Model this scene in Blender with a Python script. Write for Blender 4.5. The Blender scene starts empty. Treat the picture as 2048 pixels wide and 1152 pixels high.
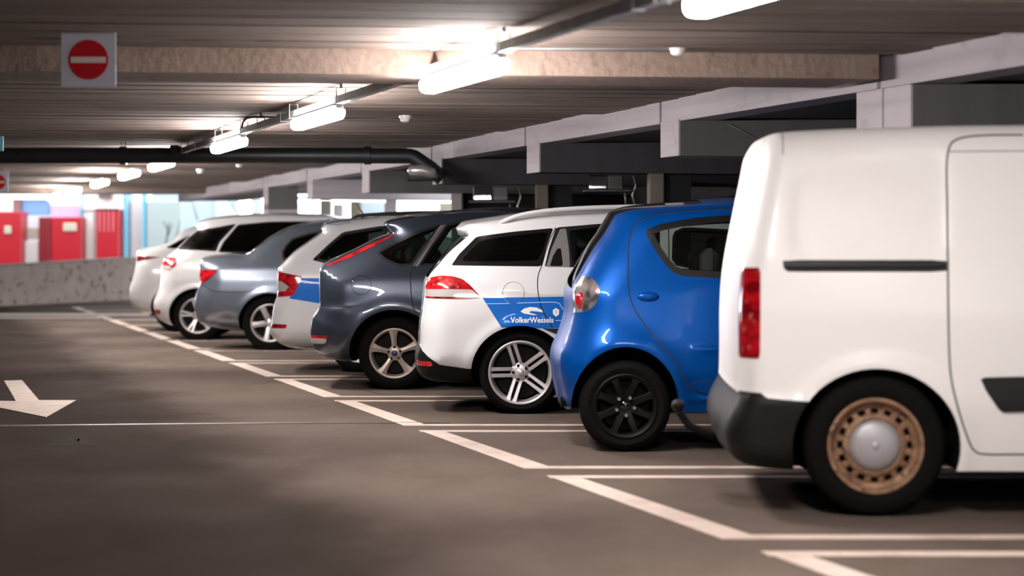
import bpy, bmesh, math, random
import numpy as np
from mathutils import Vector, Matrix, geometry
random.seed(7); rng = np.random.RandomState(3)
PI = math.pi
scene = bpy.context.scene
COL = scene.collection

# ---------------------------------------------------------------- camera, world, exposure
F, CAMH, YH, CX = 4000.0, 1.18, 503.0, 1024.0        # focal length in px of a 2048 wide frame, camera height, horizon row
cd = bpy.data.cameras.new('camera'); cam = bpy.data.objects.new('camera', cd); COL.objects.link(cam)
cd.sensor_width = 36.0; cd.lens = F / 2048 * 36.0
cd.shift_y = -(576 - YH) / 2048
cam.location = (0, 0, CAMH); cam.rotation_euler = (PI / 2, 0, 0)
cd.clip_start = .1; cd.clip_end = 400
cd.dof.use_dof = True; cd.dof.focus_distance = 14.6; cd.dof.aperture_fstop = 1.55; cd.dof.aperture_blades = 9
scene.camera = cam
world = bpy.data.worlds.new('sky'); scene.world = world; world.use_nodes = True
wb_ = world.node_tree.nodes['Background']; wb_.inputs[0].default_value = (.93, .965, 1.0, 1); wb_.inputs[1].default_value = 5.0
vs = scene.view_settings; vs.view_transform = 'Standard'; vs.look = 'None'; vs.exposure = 0.0; vs.gamma = 1.0; vs.use_curve_mapping = False
scene.cycles.use_denoising = True
scene.cycles.max_bounces = 8; scene.cycles.transparent_max_bounces = 16; scene.cycles.sample_clamp_indirect = 6
LAMP_E = 158.0

# ---------------------------------------------------------------- materials
def mat(name, col, rough=.6, metal=0.0, coat=0.0, spec=.5, noise=None, bump=None, emit=None, coat_rough=.04):
    """noise = (scale xyz, strength, colour2), bump = (scale xyz, strength)"""
    m = bpy.data.materials.new(name); m.use_nodes = True
    nt = m.node_tree; p = nt.nodes['Principled BSDF']
    p.inputs['Base Color'].default_value = (*col, 1); p.inputs['Roughness'].default_value = rough
    p.inputs['Metallic'].default_value = metal; p.inputs['Coat Weight'].default_value = coat
    p.inputs['Coat Roughness'].default_value = coat_rough; p.inputs['Specular IOR Level'].default_value = spec
    if emit:
        p.inputs['Emission Color'].default_value = (*emit[0], 1); p.inputs['Emission Strength'].default_value = emit[1]
    if noise or bump:
        g = nt.nodes.new('ShaderNodeNewGeometry')
        def nz(scale, detail=6):
            mp = nt.nodes.new('ShaderNodeMapping'); mp.inputs['Scale'].default_value = scale
            nt.links.new(g.outputs['Position'], mp.inputs[0])
            n = nt.nodes.new('ShaderNodeTexNoise'); n.inputs['Scale'].default_value = 1; n.inputs['Detail'].default_value = detail
            nt.links.new(mp.outputs[0], n.inputs['Vector']); return n
        if noise:
            prev = None
            lst = noise if isinstance(noise, list) else [noise]
            for sc, lo, hi, c2 in lst:
                n = nz(sc); r = nt.nodes.new('ShaderNodeMapRange')
                r.inputs[1].default_value = lo; r.inputs[2].default_value = hi
                nt.links.new(n.outputs[0], r.inputs[0])
                mx = nt.nodes.new('ShaderNodeMixRGB')
                mx.inputs[1].default_value = (*col, 1); mx.inputs[2].default_value = (*c2, 1)
                if prev: nt.links.new(prev.outputs[0], mx.inputs[1])
                nt.links.new(r.outputs[0], mx.inputs[0]); prev = mx
            nt.links.new(prev.outputs[0], p.inputs['Base Color'])
        if bump:
            n = nz(bump[0]); b = nt.nodes.new('ShaderNodeBump'); b.inputs['Strength'].default_value = bump[1]
            b.inputs['Distance'].default_value = .02
            nt.links.new(n.outputs[0], b.inputs['Height']); nt.links.new(b.outputs[0], p.inputs['Normal'])
    return m

def glass(name, tint, base=.04):
    m = bpy.data.materials.new(name); m.use_nodes = True; nt = m.node_tree; nt.nodes.clear()
    o = nt.nodes.new('ShaderNodeOutputMaterial'); t = nt.nodes.new('ShaderNodeBsdfTransparent'); t.inputs[0].default_value = (*tint, 1)
    gl = nt.nodes.new('ShaderNodeBsdfGlossy'); gl.inputs['Roughness'].default_value = .02
    gl.inputs[0].default_value = (.9, .95, .95, 1)
    fr = nt.nodes.new('ShaderNodeFresnel'); fr.inputs[0].default_value = 1.5
    mx = nt.nodes.new('ShaderNodeMixShader')
    nt.links.new(fr.outputs[0], mx.inputs[0]); nt.links.new(t.outputs[0], mx.inputs[1]); nt.links.new(gl.outputs[0], mx.inputs[2])
    nt.links.new(mx.outputs[0], o.inputs[0]); return m

M = {}
M['white_paint'] = mat('white_paint', (.66, .66, .665), .32, 0, 1)
M['van_white'] = mat('van_white', (.86, .84, .82), .5, 0, .3, coat_rough=.2, noise=((1.5, 1.5, 2.5), .5, .9, (.78, .75, .72)))
M['pearl_white'] = mat('pearl_white', (.66, .65, .64), .3, 0, 1)
M['blue_paint'] = mat('blue_paint', (.0, .068, .32), .36, .3, .2, spec=.1)
M['grey_paint'] = mat('grey_paint', (.040, .052, .074), .34, .6, .5)
M['silver_paint'] = mat('silver_paint', (.17, .20, .245), .33, .65, .9)
M['livery_blue'] = mat('livery_blue', (.0, .12, .50), .5, 0, .1, spec=.2)
M['black_trim'] = mat('black_trim', (.007, .007, .008), .45, spec=.35)
M['gloss_black'] = mat('gloss_black', (.006, .006, .007), .12, 0, 1)
M['bumper_plastic'] = mat('bumper_plastic', (.006, .006, .0065), .55, spec=.22, noise=((5, 5, 5), .5, .75, (.012, .012, .012)))
M['dark'] = mat('dark', (.002, .002, .002), .9, spec=.1)
M['gap'] = mat('gap', (.02, .02, .02), .8); M['van_gap'] = mat('van_gap', (.10, .095, .09), .8); M['soft_gap'] = mat('soft_gap', (.30, .29, .28), .8); M['grey_gap'] = mat('grey_gap', (.05, .06, .08), .6)
M['tyre'] = mat('tyre', (.0045, .004, .0036), .85, spec=.12)
M['alloy'] = mat('alloy', (.72, .69, .69), .38, .6, .3)
M['alloy_warm'] = mat('alloy_warm', (.58, .50, .44), .4, .6, .2)
M['black_wheel'] = mat('black_wheel', (.003, .003, .003), .5, spec=.18)
M['rust'] = mat('rusty_steel', (.22, .12, .065), .6, .2, noise=[((14, 14, 14), .42, .62, (.34, .20, .115)), ((30, 30, 30), .58, .7, (.06, .035, .025))], bump=((50, 50, 50), .4))
M['cap_silver'] = mat('cap_silver', (.46, .45, .47), .5, .45, noise=((8, 8, 8), .4, .7, (.38, .37, .38)))
M['bolt'] = mat('bolt', (.55, .53, .5), .35, .9)
M['brake'] = mat('brake', (.006, .005, .005), .7, .0, spec=.15)
M['red_lens'] = mat('red_lens', (.50, .008, .014), .12, 0, 1, noise=[((9, 9, 16), .42, .6, (.16, .002, .005)), ((25, 25, 25), .6, .75, (.62, .12, .12))])
M['dark_red_lens'] = mat('dark_red_lens', (.16, .004, .008), .1, 0, 1)
M['clear_lens'] = mat('clear_lens', (.55, .50, .48), .1, .25, 1)
M['pink_lens'] = mat('pink_lens', (.50, .46, .46), .15, .55, 1, noise=[((7, 7, 7), .46, .60, (.10, .09, .09)), ((6, 6, 12), .55, .68, (.40, .12, .11))])
M['chrome'] = mat('chrome', (.75, .75, .77), .12, 1)
M['glass'] = glass('tinted_glass', (.62, .68, .64))
M['dark_glass'] = glass('privacy_glass', (.05, .055, .055))
M['seat'] = mat('seat_fabric', (.10, .10, .10), .9)
M['plate'] = mat('plate_yellow', (.75, .5, .04), .4)
M['white_print'] = mat('white_print', (.85, .87, .9), .5)
M['pale_print'] = mat('pale_blue_print', (.25, .52, .85), .5)
M['asphalt'] = None

# ---------------------------------------------------------------- helpers
def mesh_obj(name, verts, faces, mats, parent=None, midx=None, normals=None, smooth=False):
    me = bpy.data.meshes.new(name); me.from_pydata([tuple(v) for v in verts], [], [tuple(int(i) for i in f) for f in faces])
    for m in (mats if isinstance(mats, (list, tuple)) else [mats]): me.materials.append(m)
    if midx is not None: me.polygons.foreach_set('material_index', np.array(midx, dtype=np.int32))
    if smooth or normals is not None: me.polygons.foreach_set('use_smooth', np.ones(len(me.polygons), dtype=bool))
    me.update()
    if normals is not None: me.normals_split_custom_set_from_vertices([tuple(n) for n in normals])
    o = bpy.data.objects.new(name, me); COL.objects.link(o)
    if parent: o.parent = parent
    return o

class MB:
    def __init__(s): s.v = []; s.f = []; s.m = []; s.cur = 0
    def add(s, vs, fs):
        n = len(s.v); s.v += [tuple(map(float, v)) for v in vs]; s.f += [tuple(n + i for i in f) for f in fs]; s.m += [s.cur] * len(fs); return s
    def box(s, x0, x1, y0, y1, z0, z1, bev=0):
        if bev <= 0:
            vs = [(x, y, z) for z in (z0, z1) for y in (y0, y1) for x in (x0, x1)]
            return s.add(vs, [(0, 2, 3, 1), (4, 5, 7, 6), (0, 1, 5, 4), (2, 6, 7, 3), (0, 4, 6, 2), (1, 3, 7, 5)])
        b = bev; vs = []; idx = {}
        for ix, x in enumerate((x0, x1)):
            for iy, y in enumerate((y0, y1)):
                for iz, z in enumerate((z0, z1)):
                    sx, sy, sz = (1, -1)[ix], (1, -1)[iy], (1, -1)[iz]
                    for a in range(3):
                        p = [x + sx * b, y + sy * b, z + sz * b]; p[a] = (x, y, z)[a]
                        idx[(ix, iy, iz, a)] = len(vs); vs.append(p)
        fs = []
        def q(*k): fs.append(tuple(idx[i] for i in k))
        for a in range(3):
            o1, o2 = [i for i in range(3) if i != a]
            for e in (0, 1):
                ks = []
                for (p, r) in ((0, 0), (1, 0), (1, 1), (0, 1)):
                    c = [0, 0, 0]; c[a] = e; c[o1] = p; c[o2] = r; ks.append((*c, a))
                q(*ks)
            for p in (0, 1):
                for r in (0, 1):
                    c0 = [0, 0, 0]; c0[o1] = p; c0[o2] = r; c1 = list(c0); c1[a] = 1
                    q((*c0, o1), (*c0, o2), (*c1, o2), (*c1, o1))
        for i in (0, 1):
            for j in (0, 1):
                for k in (0, 1): q((i, j, k, 0), (i, j, k, 1), (i, j, k, 2))
        return s.add(vs, fs)
    def para(s, a0, a1, Y0, Y1, z0, z1, k=None, sk=0.0, z0b=None):
        """block between row lines a0..a1 (X = a - k*Y) and depths Y0..Y1 (+ sk*X)"""
        k = KROW if k is None else k
        def pt(a, Y, z):
            X = (a - k * Y) / (1 + k * sk); return (X, Y + sk * X, z)
        zb = z0 if z0b is None else z0b
        vs = [pt(a0, Y0, z0), pt(a1, Y0, zb), pt(a0, Y1, z0), pt(a1, Y1, zb), pt(a0, Y0, z1), pt(a1, Y0, z1), pt(a0, Y1, z1), pt(a1, Y1, z1)]
        return s.add(vs, [(0, 2, 3, 1), (4, 5, 7, 6), (0, 1, 5, 4), (2, 6, 7, 3), (0, 4, 6, 2), (1, 3, 7, 5)])
    def poly(s, pts, z0, z1):
        n = len(pts); vs = [(x, y, z0) for x, y in pts] + [(x, y, z1) for x, y in pts]
        return s.add(vs, [tuple(range(n))[::-1], tuple(range(n, 2 * n))] + [(i, (i + 1) % n, n + (i + 1) % n, n + i) for i in range(n)])
    def tube(s, pts, r, n=10, cap=True):
        pts = [Vector(p) for p in pts]; rs = r if isinstance(r, (list, tuple)) else [r] * len(pts)
        vs = []; fs = []; up = None
        for i, p in enumerate(pts):
            t = (pts[min(i + 1, len(pts) - 1)] - pts[max(i - 1, 0)]).normalized()
            if up is None: up = Vector((0, 0, 1)) if abs(t.z) < .9 else Vector((1, 0, 0))
            a = t.cross(up).normalized(); b = a.cross(t).normalized(); up = b
            for j in range(n):
                an = 2 * PI * j / n; vs.append(p + (a * math.cos(an) + b * math.sin(an)) * rs[i])
        for i in range(len(pts) - 1):
            for j in range(n):
                fs.append((i * n + j, i * n + (j + 1) % n, (i + 1) * n + (j + 1) % n, (i + 1) * n + j))
        if cap: fs += [tuple(range(n)), tuple(range((len(pts) - 1) * n, len(pts) * n))[::-1]]
        return s.add(vs, fs)
    def lathe(s, prof, n=40, close=False):
        """prof = (r, y) pairs turned about the y axis"""
        vs = [(r * math.cos(2 * PI * j / n), y, r * math.sin(2 * PI * j / n)) for r, y in prof for j in range(n)]
        k = len(prof); rng_ = k if close else k - 1
        return s.add(vs, [(i * n + j, i * n + (j + 1) % n, ((i + 1) % k) * n + (j + 1) % n, ((i + 1) % k) * n + j) for i in range(rng_) for j in range(n)])
    def build(s, name, mats, parent=None, smooth=False, sharp=None):
        o = mesh_obj(name, s.v, s.f, mats, parent, s.m, None, smooth)
        bm = bmesh.new(); bm.from_mesh(o.data); bmesh.ops.recalc_face_normals(bm, faces=bm.faces); bm.to_mesh(o.data); bm.free()
        if sharp is not None and smooth: o.data.set_sharp_from_angle(angle=math.radians(sharp))
        return o

def tag(o, label=None, cat=None, group=None, kind=None):
    if label: o['label'] = label
    if cat: o['category'] = cat
    if group: o['group'] = group
    if kind: o['kind'] = kind
    return o
def empty(name, loc=(0, 0, 0), rz=0, parent=None):
    o = bpy.data.objects.new(name, None); COL.objects.link(o); o.location = loc; o.rotation_euler = (0, 0, rz); o.empty_display_size = .2
    if parent: o.parent = parent
    return o
def at(px, py, Y): return ((px - CX) * Y / F, Y, CAMH + (YH - py) * Y / F)
def fl(px, py):
    Y = F * CAMH / (py - YH); return ((px - CX) * Y / F, Y)

KROW = .321                     # the bays step sideways: X = a - KROW*Y along the row
def row(a, Y): return a - KROW * Y

# ================================================================ FLOOR
def asphalt():
    m = mat('coated_asphalt', (.142, .112, .094), .7, spec=.006)
    nt = m.node_tree; p = nt.nodes['Principled BSDF']; g = nt.nodes.new('ShaderNodeNewGeometry')
    def nz(sc, det=8, rgh=.6):
        mp = nt.nodes.new('ShaderNodeMapping'); mp.inputs['Scale'].default_value = sc; nt.links.new(g.outputs['Position'], mp.inputs[0])
        n = nt.nodes.new('ShaderNodeTexNoise'); n.inputs['Scale'].default_value = 1; n.inputs['Detail'].default_value = det; n.inputs['Roughness'].default_value = rgh
        nt.links.new(mp.outputs[0], n.inputs['Vector']); return n
    def ramp(n, lo, hi, a=0, b=1):
        r = nt.nodes.new('ShaderNodeMapRange'); r.inputs[1].default_value = lo; r.inputs[2].default_value = hi
        r.inputs[3].default_value = a; r.inputs[4].default_value = b; nt.links.new(n.outputs[0], r.inputs[0]); return r
    def mix(f, a, c):
        mx = nt.nodes.new('ShaderNodeMixRGB'); nt.links.new(f.outputs[0], mx.inputs[0]); nt.links.new(a, mx.inputs[1]); mx.inputs[2].default_value = (*c, 1); return mx.outputs[0]
    base = nt.nodes.new('ShaderNodeRGB'); base.outputs[0].default_value = (.142, .112, .094, 1)
    c = mix(ramp(nz((.7, .45, 1)), .35, .7, 0, .8), base.outputs[0], (.08, .061, .050))
    c = mix(ramp(nz((2.5, 1.2, 1)), .5, .8, 0, .6), c, (.16, .128, .108))
    c = mix(ramp(nz((160, 160, 160), 2), .55, .75, 0, .5), c, (.17, .13, .105))
    c = mix(ramp(nz((9, 9, 9), 2), .73, .76, 0, .7), c, (.2, .17, .15))
    sep = nt.nodes.new('ShaderNodeSeparateXYZ'); nt.links.new(g.outputs['Position'], sep.inputs[0])
    def mth(op, a, b_):
        n = nt.nodes.new('ShaderNodeMath'); n.operation = op
        for i, v in enumerate((a, b_)):
            if isinstance(v, (int, float)): n.inputs[i].default_value = v
            else: nt.links.new(v, n.inputs[i])
        return n.outputs[0]
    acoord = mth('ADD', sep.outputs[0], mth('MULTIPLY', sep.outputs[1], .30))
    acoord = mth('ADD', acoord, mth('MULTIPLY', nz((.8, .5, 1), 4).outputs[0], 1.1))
    for cc, hw in ((-.35, .8), (1.25, .72)):  # dark bands along the lane, painting the lamps' fall-off into the floor colour
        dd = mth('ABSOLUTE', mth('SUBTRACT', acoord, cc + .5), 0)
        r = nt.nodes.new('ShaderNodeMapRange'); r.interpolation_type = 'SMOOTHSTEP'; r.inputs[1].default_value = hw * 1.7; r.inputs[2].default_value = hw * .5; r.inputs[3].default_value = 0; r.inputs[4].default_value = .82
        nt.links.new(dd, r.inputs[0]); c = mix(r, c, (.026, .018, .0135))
    nt.links.new(c, p.inputs['Base Color'])
    nt.links.new(ramp(nz((1.2, .8, 1)), .3, .7, .66, .88).outputs[0], p.inputs['Roughness'])
    b = nt.nodes.new('ShaderNodeBump'); b.inputs['Strength'].default_value = .22; b.inputs['Distance'].default_value = .01
    nt.links.new(nz((90, 90, 90), 3).outputs[0], b.inputs['Height']); nt.links.new(b.outputs[0], p.inputs['Normal'])
    return m
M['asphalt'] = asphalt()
M['line_paint'] = mat('worn_line_paint', (.66, .53, .45), .6, noise=[((6, 6, 6), .45, .8, (.46, .36, .30)), ((60, 60, 60), .62, .72, (.16, .13, .11))])
M['joint'] = mat('floor_joint', (.03, .026, .023), .7)
M['steel_joint'] = mat('steel_joint_strip', (.30, .27, .25), .35, .6)

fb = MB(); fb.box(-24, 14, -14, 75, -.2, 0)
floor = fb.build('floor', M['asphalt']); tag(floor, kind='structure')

KL, AL = .2985, 3.32            # painted front line of the bays
def bay(n, parent):
    i0 = .001748 + .000563 * (n - 1); i1 = i0 + .00047
    Y0 = CAMH / i0 / F * 1.0 * 1.0; Y1 = CAMH / i1 / F
    Y0 = CAMH * F / (1 / i0); Y1 = CAMH * F / (1 / i1)
    return Y0, Y1
Z = .004; LW = .115
for n in range(-1, 14):
    Yn = 8.25 + 2.66 * (n - 1); Yf = Yn + 2.2
    xn = AL - KL * Yn; xf = AL - KL * Yf
    # one U of paint: near bar, slanting front bar, far bar (mitred where they meet)
    w = LW; dx = w * 1.15
    pts = [(xn + 4.9, Yn - w / 2), (xn + 4.9, Yn + w / 2), (xn + dx * .95, Yn + w / 2), (xf + dx * 1.25, Yf - w / 2), (xf + 4.9, Yf - w / 2), (xf + 4.9, Yf + w / 2),
           (xf - dx * .15, Yf + w / 2), (xn - dx * .1, Yn - w / 2)]
    quads = [[(xn, Yn - w / 2), (xn + 4.9, Yn - w / 2), (xn + 4.9, Yn + w / 2), (xn - .02, Yn + w / 2)],
             [(xf, Yf - w / 2), (xf + 4.9, Yf - w / 2), (xf + 4.9, Yf + w / 2), (xf - .02, Yf + w / 2)],
             [(xn, Yn - w / 2), (xn + dx, Yn + w / 2), (xf + dx, Yf + w / 2 - .03), (xf - .02, Yf + w / 2)]]
    nm = ('bay_line', 'bay_line', 'bay_front_line')
    for q, name in zip(quads, nm):
        mm = MB(); mm.poly(q, .0006 + (.0006 if name == 'bay_front_line' else 0), Z + (.0006 if name == 'bay_front_line' else 0))
        mm.build(name, M['line_paint'], floor)
def flatpoly(name, px, matr, z=.004, parent=floor):
    m = MB(); m.poly([fl(*p) for p in px][::-1], .0006, z); return m.build(name, matr, parent)
tag(flatpoly('direction_arrow', [(8, 762), (44, 761), (78, 801), (152, 801), (92, 835), (-70, 802), (32, 803)], M['line_paint']), 'white painted arrow pointing towards the camera')
flatpoly('lane_line', [(-60, 626.5), (330, 626.5), (330, 632), (-60, 632)], M['line_paint'])
flatpoly('lane_line', [(-60, 634.5), (200, 634.5), (200, 637), (-60, 637)], M['line_paint'])
# pour joint across the lane with a worn lip
jm = MB(); pj = [fl(-80, 853.5), fl(600, 846.5), fl(900, 846)]
for a, b in zip(pj[:-1], pj[1:]):
    jm.poly([(a[0], a[1]), (b[0], b[1]), (b[0], b[1] + .035), (a[0], a[1] + .035)], .0006, .005)
jm.build('joint_strip', M['steel_joint'], floor)
jm = MB()
for a, b in zip(pj[:-1], pj[1:]):
    jm.poly([(a[0], a[1] - .05), (b[0], b[1] - .05), (b[0], b[1]), (a[0], a[1])], .0004, .002)
jm.build('joint_seal', M['joint'], floor)
# dark tyre scuffs and a crack under the grey hatchback
sk = MB()
for i in range(6):
    x0 = 100 + i * 9; sk.poly([fl(x0, 893), fl(x0 + 6, 893), fl(x0 + 22 - i, 876), fl(x0 + 17 - i, 876)], .0004, .0012)
sk.poly([fl(150, 876), fl(172, 880), fl(188, 893), fl(160, 889)], .0004, .0012)
tag(sk.build('tyre_scuff', mat('rubber_scuff', (.012, .009, .008), .8, spec=.1), floor), 'dark striped tyre scuff on the asphalt')
ck = MB(); cp = [fl(650, 752), fl(690, 768), fl(730, 781), fl(765, 790), fl(800, 798), (fl(860, 806))]
for a, b in zip(cp[:-1], cp[1:]): ck.poly([a, b, (b[0], b[1] + .05), (a[0], a[1] + .05)], .0004, .0014)
ck.build('crack', M['joint'], floor)

# ================================================================ CEILING, BEAMS, WALLS
CH = CAMH + 1.09
conc = mat('board_marked_concrete', (.13, .096, .076), .85,
           noise=[((.5, 9, 9), .35, .7, (.18, .138, .114)), ((.35, 26, 26), .45, .75, (.07, .05, .039)), ((1.2, 1.6, 1), .55, .8, (.07, .048, .036)), ((4, 4, 4), .66, .8, (.08, .055, .042))],
           bump=((.6, 30, 30), .35))
conc2 = mat('beam_concrete', (.21, .15, .12), .85, noise=[((3, 3, 3), .4, .7, (.27, .20, .165)), ((14, 14, 14), .55, .75, (.15, .105, .08)), ((1.1, 1, 1), .5, .7, (.19, .128, .095))], bump=((25, 25, 25), .4))
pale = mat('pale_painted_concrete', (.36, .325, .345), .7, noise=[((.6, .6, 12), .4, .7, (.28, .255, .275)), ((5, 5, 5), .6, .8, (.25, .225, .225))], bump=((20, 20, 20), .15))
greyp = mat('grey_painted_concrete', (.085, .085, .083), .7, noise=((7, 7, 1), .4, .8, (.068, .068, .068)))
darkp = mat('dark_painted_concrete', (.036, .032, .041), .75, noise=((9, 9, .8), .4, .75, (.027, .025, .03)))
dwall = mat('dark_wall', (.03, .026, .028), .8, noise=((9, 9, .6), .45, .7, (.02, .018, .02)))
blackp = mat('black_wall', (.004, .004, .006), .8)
brownc = mat('column_concrete', (.17, .145, .12), .8, noise=((6, 6, 2), .4, .7, (.12, .10, .085)))

ceiling = empty('ceiling', (0, 0, CH)); tag(ceiling, kind='structure')
def cpart(m, name, mt, parent=ceiling, **k):
    o = m.build(name, mt, parent, **k)
    if parent: o.matrix_parent_inverse = Matrix.Translation(-Vector(parent.location))
    return o
SK = .105
edges = [-14, -9.6, -4.8, -2.4, 0, 2.4, 4.8, 7.2, 9.5, 10.82]
edges2 = [11.5, 12.75, 15.5, 18.0, 20.6, 23.0, 25.6, 28.2, 30.8, 33.4, 37.0]
offs = [0, .01, -.006, .012, 0, .012, -.004, .010, .0, .004]
for es in (edges, edges2):
    for i, (a, b) in enumerate(zip(es[:-1], es[1:])):
        m = MB()
        # each slab: boards formed as shallow steps
        nb = max(2, int(round((b - a) / .30))); zz = CH + offs[(i * 3 + 1) % 10]
        for j in range(nb):
            y0 = a + (b - a) * j / nb + (.012 if j == 0 else .0); y1 = a + (b - a) * (j + 1) / nb - (.012 if j == nb - 1 else .006)
            dz = rng.uniform(-.0035, .0035) - (.030 * j / nb if es is edges2 else .018 * j / nb)
            m.para(-30, 5.72, y0, y1, zz + dz, zz + .2, sk=SK)
        cpart(m, 'ceiling_slab', conc)
m = MB(); m.box(-40, 14, -14, 23.3, CH + .14, CH + .25); cpart(m, 'roof_deck', blackp)
m = MB(); m.para(-20, 6.0, 23.3, 37.2, CH + .14, CH + .25); cpart(m, 'roof_deck', blackp)
m = MB(); m.box(-24, -3.5, 37.5, 50.3, 3.2, 3.4); m.box(-24.2, -24, 37.2, 50.3, 0, 3.4); tag(m.build('sky_blocker', conc2), kind='structure')  # unseen roof and side wall, added to cut skylight on the far floor
m = MB(); m.para(-30, 5.58, 10.85, 11.48, CH - .135, CH + .12, sk=SK); tag(cpart(m, 'concrete_beam', conc2), 'rough brown concrete beam running across the ceiling')
# pale edge beam running with the row, in lengths
ys = [-9.1, -6.15, -3.2, -.25, 2.7, 5.6, 8.55, 11.3, 14.42, 17.4, 20.3, 23.2, 26.1, 29.0, 31.9, 34.6, 37]
for a, b in zip(ys[:-1], ys[1:]):
    m = MB(); g = .022
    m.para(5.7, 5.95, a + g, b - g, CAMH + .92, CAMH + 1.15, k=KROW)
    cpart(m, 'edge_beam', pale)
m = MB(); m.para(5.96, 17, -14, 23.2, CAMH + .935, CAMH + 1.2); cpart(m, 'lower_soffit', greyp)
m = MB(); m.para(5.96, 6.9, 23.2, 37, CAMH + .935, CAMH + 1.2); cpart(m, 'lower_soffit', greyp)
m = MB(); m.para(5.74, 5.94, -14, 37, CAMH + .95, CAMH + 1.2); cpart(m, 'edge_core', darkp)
# cross beams over the bays and their columns
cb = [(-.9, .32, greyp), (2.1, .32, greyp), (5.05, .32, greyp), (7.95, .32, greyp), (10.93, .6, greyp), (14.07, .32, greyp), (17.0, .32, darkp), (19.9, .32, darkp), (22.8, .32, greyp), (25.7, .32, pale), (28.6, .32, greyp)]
for i, (Y, w, mt) in enumerate(cb):
    if w > .5:
        for y0 in (Y, Y + .31):
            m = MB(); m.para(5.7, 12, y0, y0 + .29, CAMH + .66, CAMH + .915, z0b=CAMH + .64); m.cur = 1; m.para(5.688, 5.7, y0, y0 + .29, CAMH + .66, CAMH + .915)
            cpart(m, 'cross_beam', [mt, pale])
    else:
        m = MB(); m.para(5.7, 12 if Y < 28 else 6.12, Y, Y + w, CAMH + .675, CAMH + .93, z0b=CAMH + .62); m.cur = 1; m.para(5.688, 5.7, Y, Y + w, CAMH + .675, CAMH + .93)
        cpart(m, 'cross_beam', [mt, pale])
def cyl_para(Y, a, wx, wy, h, mt, name='column'):
    x = row(a, Y + .16); m = MB(); m.box(x - wx / 2, x + wx / 2, Y, Y + wy, 0, h, .012); o = m.build(name, mt); tag(o, kind='structure'); return o
for i, (Y, w, mt) in enumerate(cb):
    x = row(6.74, Y + .16)
    m = MB(); m.box(x - .065, x + .065, Y + .02, Y + .30, 0, CAMH + .672, .01)
    tag(m.build('column', brownc if Y < 21 else pale), kind='structure')
    if Y < 21.5:       # black block painting in the unlit gap beside each column, on the wall side
        m = MB(); m.box(x + .07, x + .30, Y + .1, Y + 1.1, 0, CAMH + .66); tag(m.build('shade_block', blackp), kind='structure')
# back wall behind the car noses, in cast panels
wall_r = empty('wall_right'); tag(wall_r, kind='structure')
yy = -14
while yy < 23.0:
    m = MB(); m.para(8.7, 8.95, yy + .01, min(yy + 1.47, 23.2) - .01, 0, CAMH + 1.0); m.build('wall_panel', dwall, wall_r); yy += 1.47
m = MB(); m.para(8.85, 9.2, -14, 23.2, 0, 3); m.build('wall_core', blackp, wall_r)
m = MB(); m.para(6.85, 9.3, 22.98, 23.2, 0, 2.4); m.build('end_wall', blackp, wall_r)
# enclosing walls
m = MB(); m.box(-24, -23.8, -14, 37, 0, 3); tag(m.build('wall_left', conc2), kind='structure')
m = MB(); m.box(-24, 14, -14.2, -14, 0, 3); tag(m.build('wall_back', conc2), kind='structure')
# far end: dark lintel, pier, parapet
m = MB(); m.box(-24, -3.2, 37.0, 37.5, CAMH + 1.07, CAMH + 1.8); tag(m.build('trim_1', darkp), kind='structure')
m = MB(); m.para(5.69, 6.12, 28.58, 28.94, 0, CAMH + .60); tag(m.build('column', pale), kind='structure')
m = MB(); m.para(5.69, 6.12, 28.58, 28.94, CAMH + .60, CAMH + .68); tag(m.build('column', greyp), kind='structure')
stone = mat('speckled_roughcast', (.19, .145, .128), .9, noise=[((4.5, 4.5, 7), .55, .62, (.05, .036, .032)), ((3, 3, 3), .4, .7, (.23, .18, .16))], bump=((30, 30, 30), .6))
m = MB(); A = (-13.2, 35.8); B = (-9.42, 48.6); C_ = (-8.5, 51.7)
def wallseg(m, A, B, hA, hB, t=.25):
    d = Vector((B[0] - A[0], B[1] - A[1])).normalized(); n = Vector((-d.y, d.x)) * t
    vs = [(A[0], A[1], 0), (B[0], B[1], 0), (B[0] + n.x, B[1] + n.y, 0), (A[0] + n.x, A[1] + n.y, 0), (A[0], A[1], hA), (B[0], B[1], hB), (B[0] + n.x, B[1] + n.y, hB), (A[0] + n.x, A[1] + n.y, hA)]
    m.add(vs, [(0, 3, 2, 1), (4, 5, 6, 7), (0, 1, 5, 4), (1, 2, 6, 5), (2, 3, 7, 6), (3, 0, 4, 7)])
wallseg(m, A, B, .66, 1.0); wallseg(m, B, C_, 1.0, 1.03)
wl = m.build('wall_parapet', stone); tag(wl, kind='structure')
m = MB(); wallseg(m, (A[0] + .02, A[1]), (C_[0] + .02, C_[1]), .66, 1.03); 
cope = MB(); wallseg(cope, (A[0] - .02, A[1] - .02), (B[0] - .02, B[1] - .02), .70, 1.03, .3); wallseg(cope, (B[0] - .02, B[1] - .02), C_, 1.03, 1.06, .3)
for i, v in enumerate(cope.v):
    if v[2] < .01: cope.v[i] = (v[0], v[1], (.665 if i in (0, 3) else 1.005))
cope.build('coping', mat('dark_coping', (.10, .09, .085), .7), wl)

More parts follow.
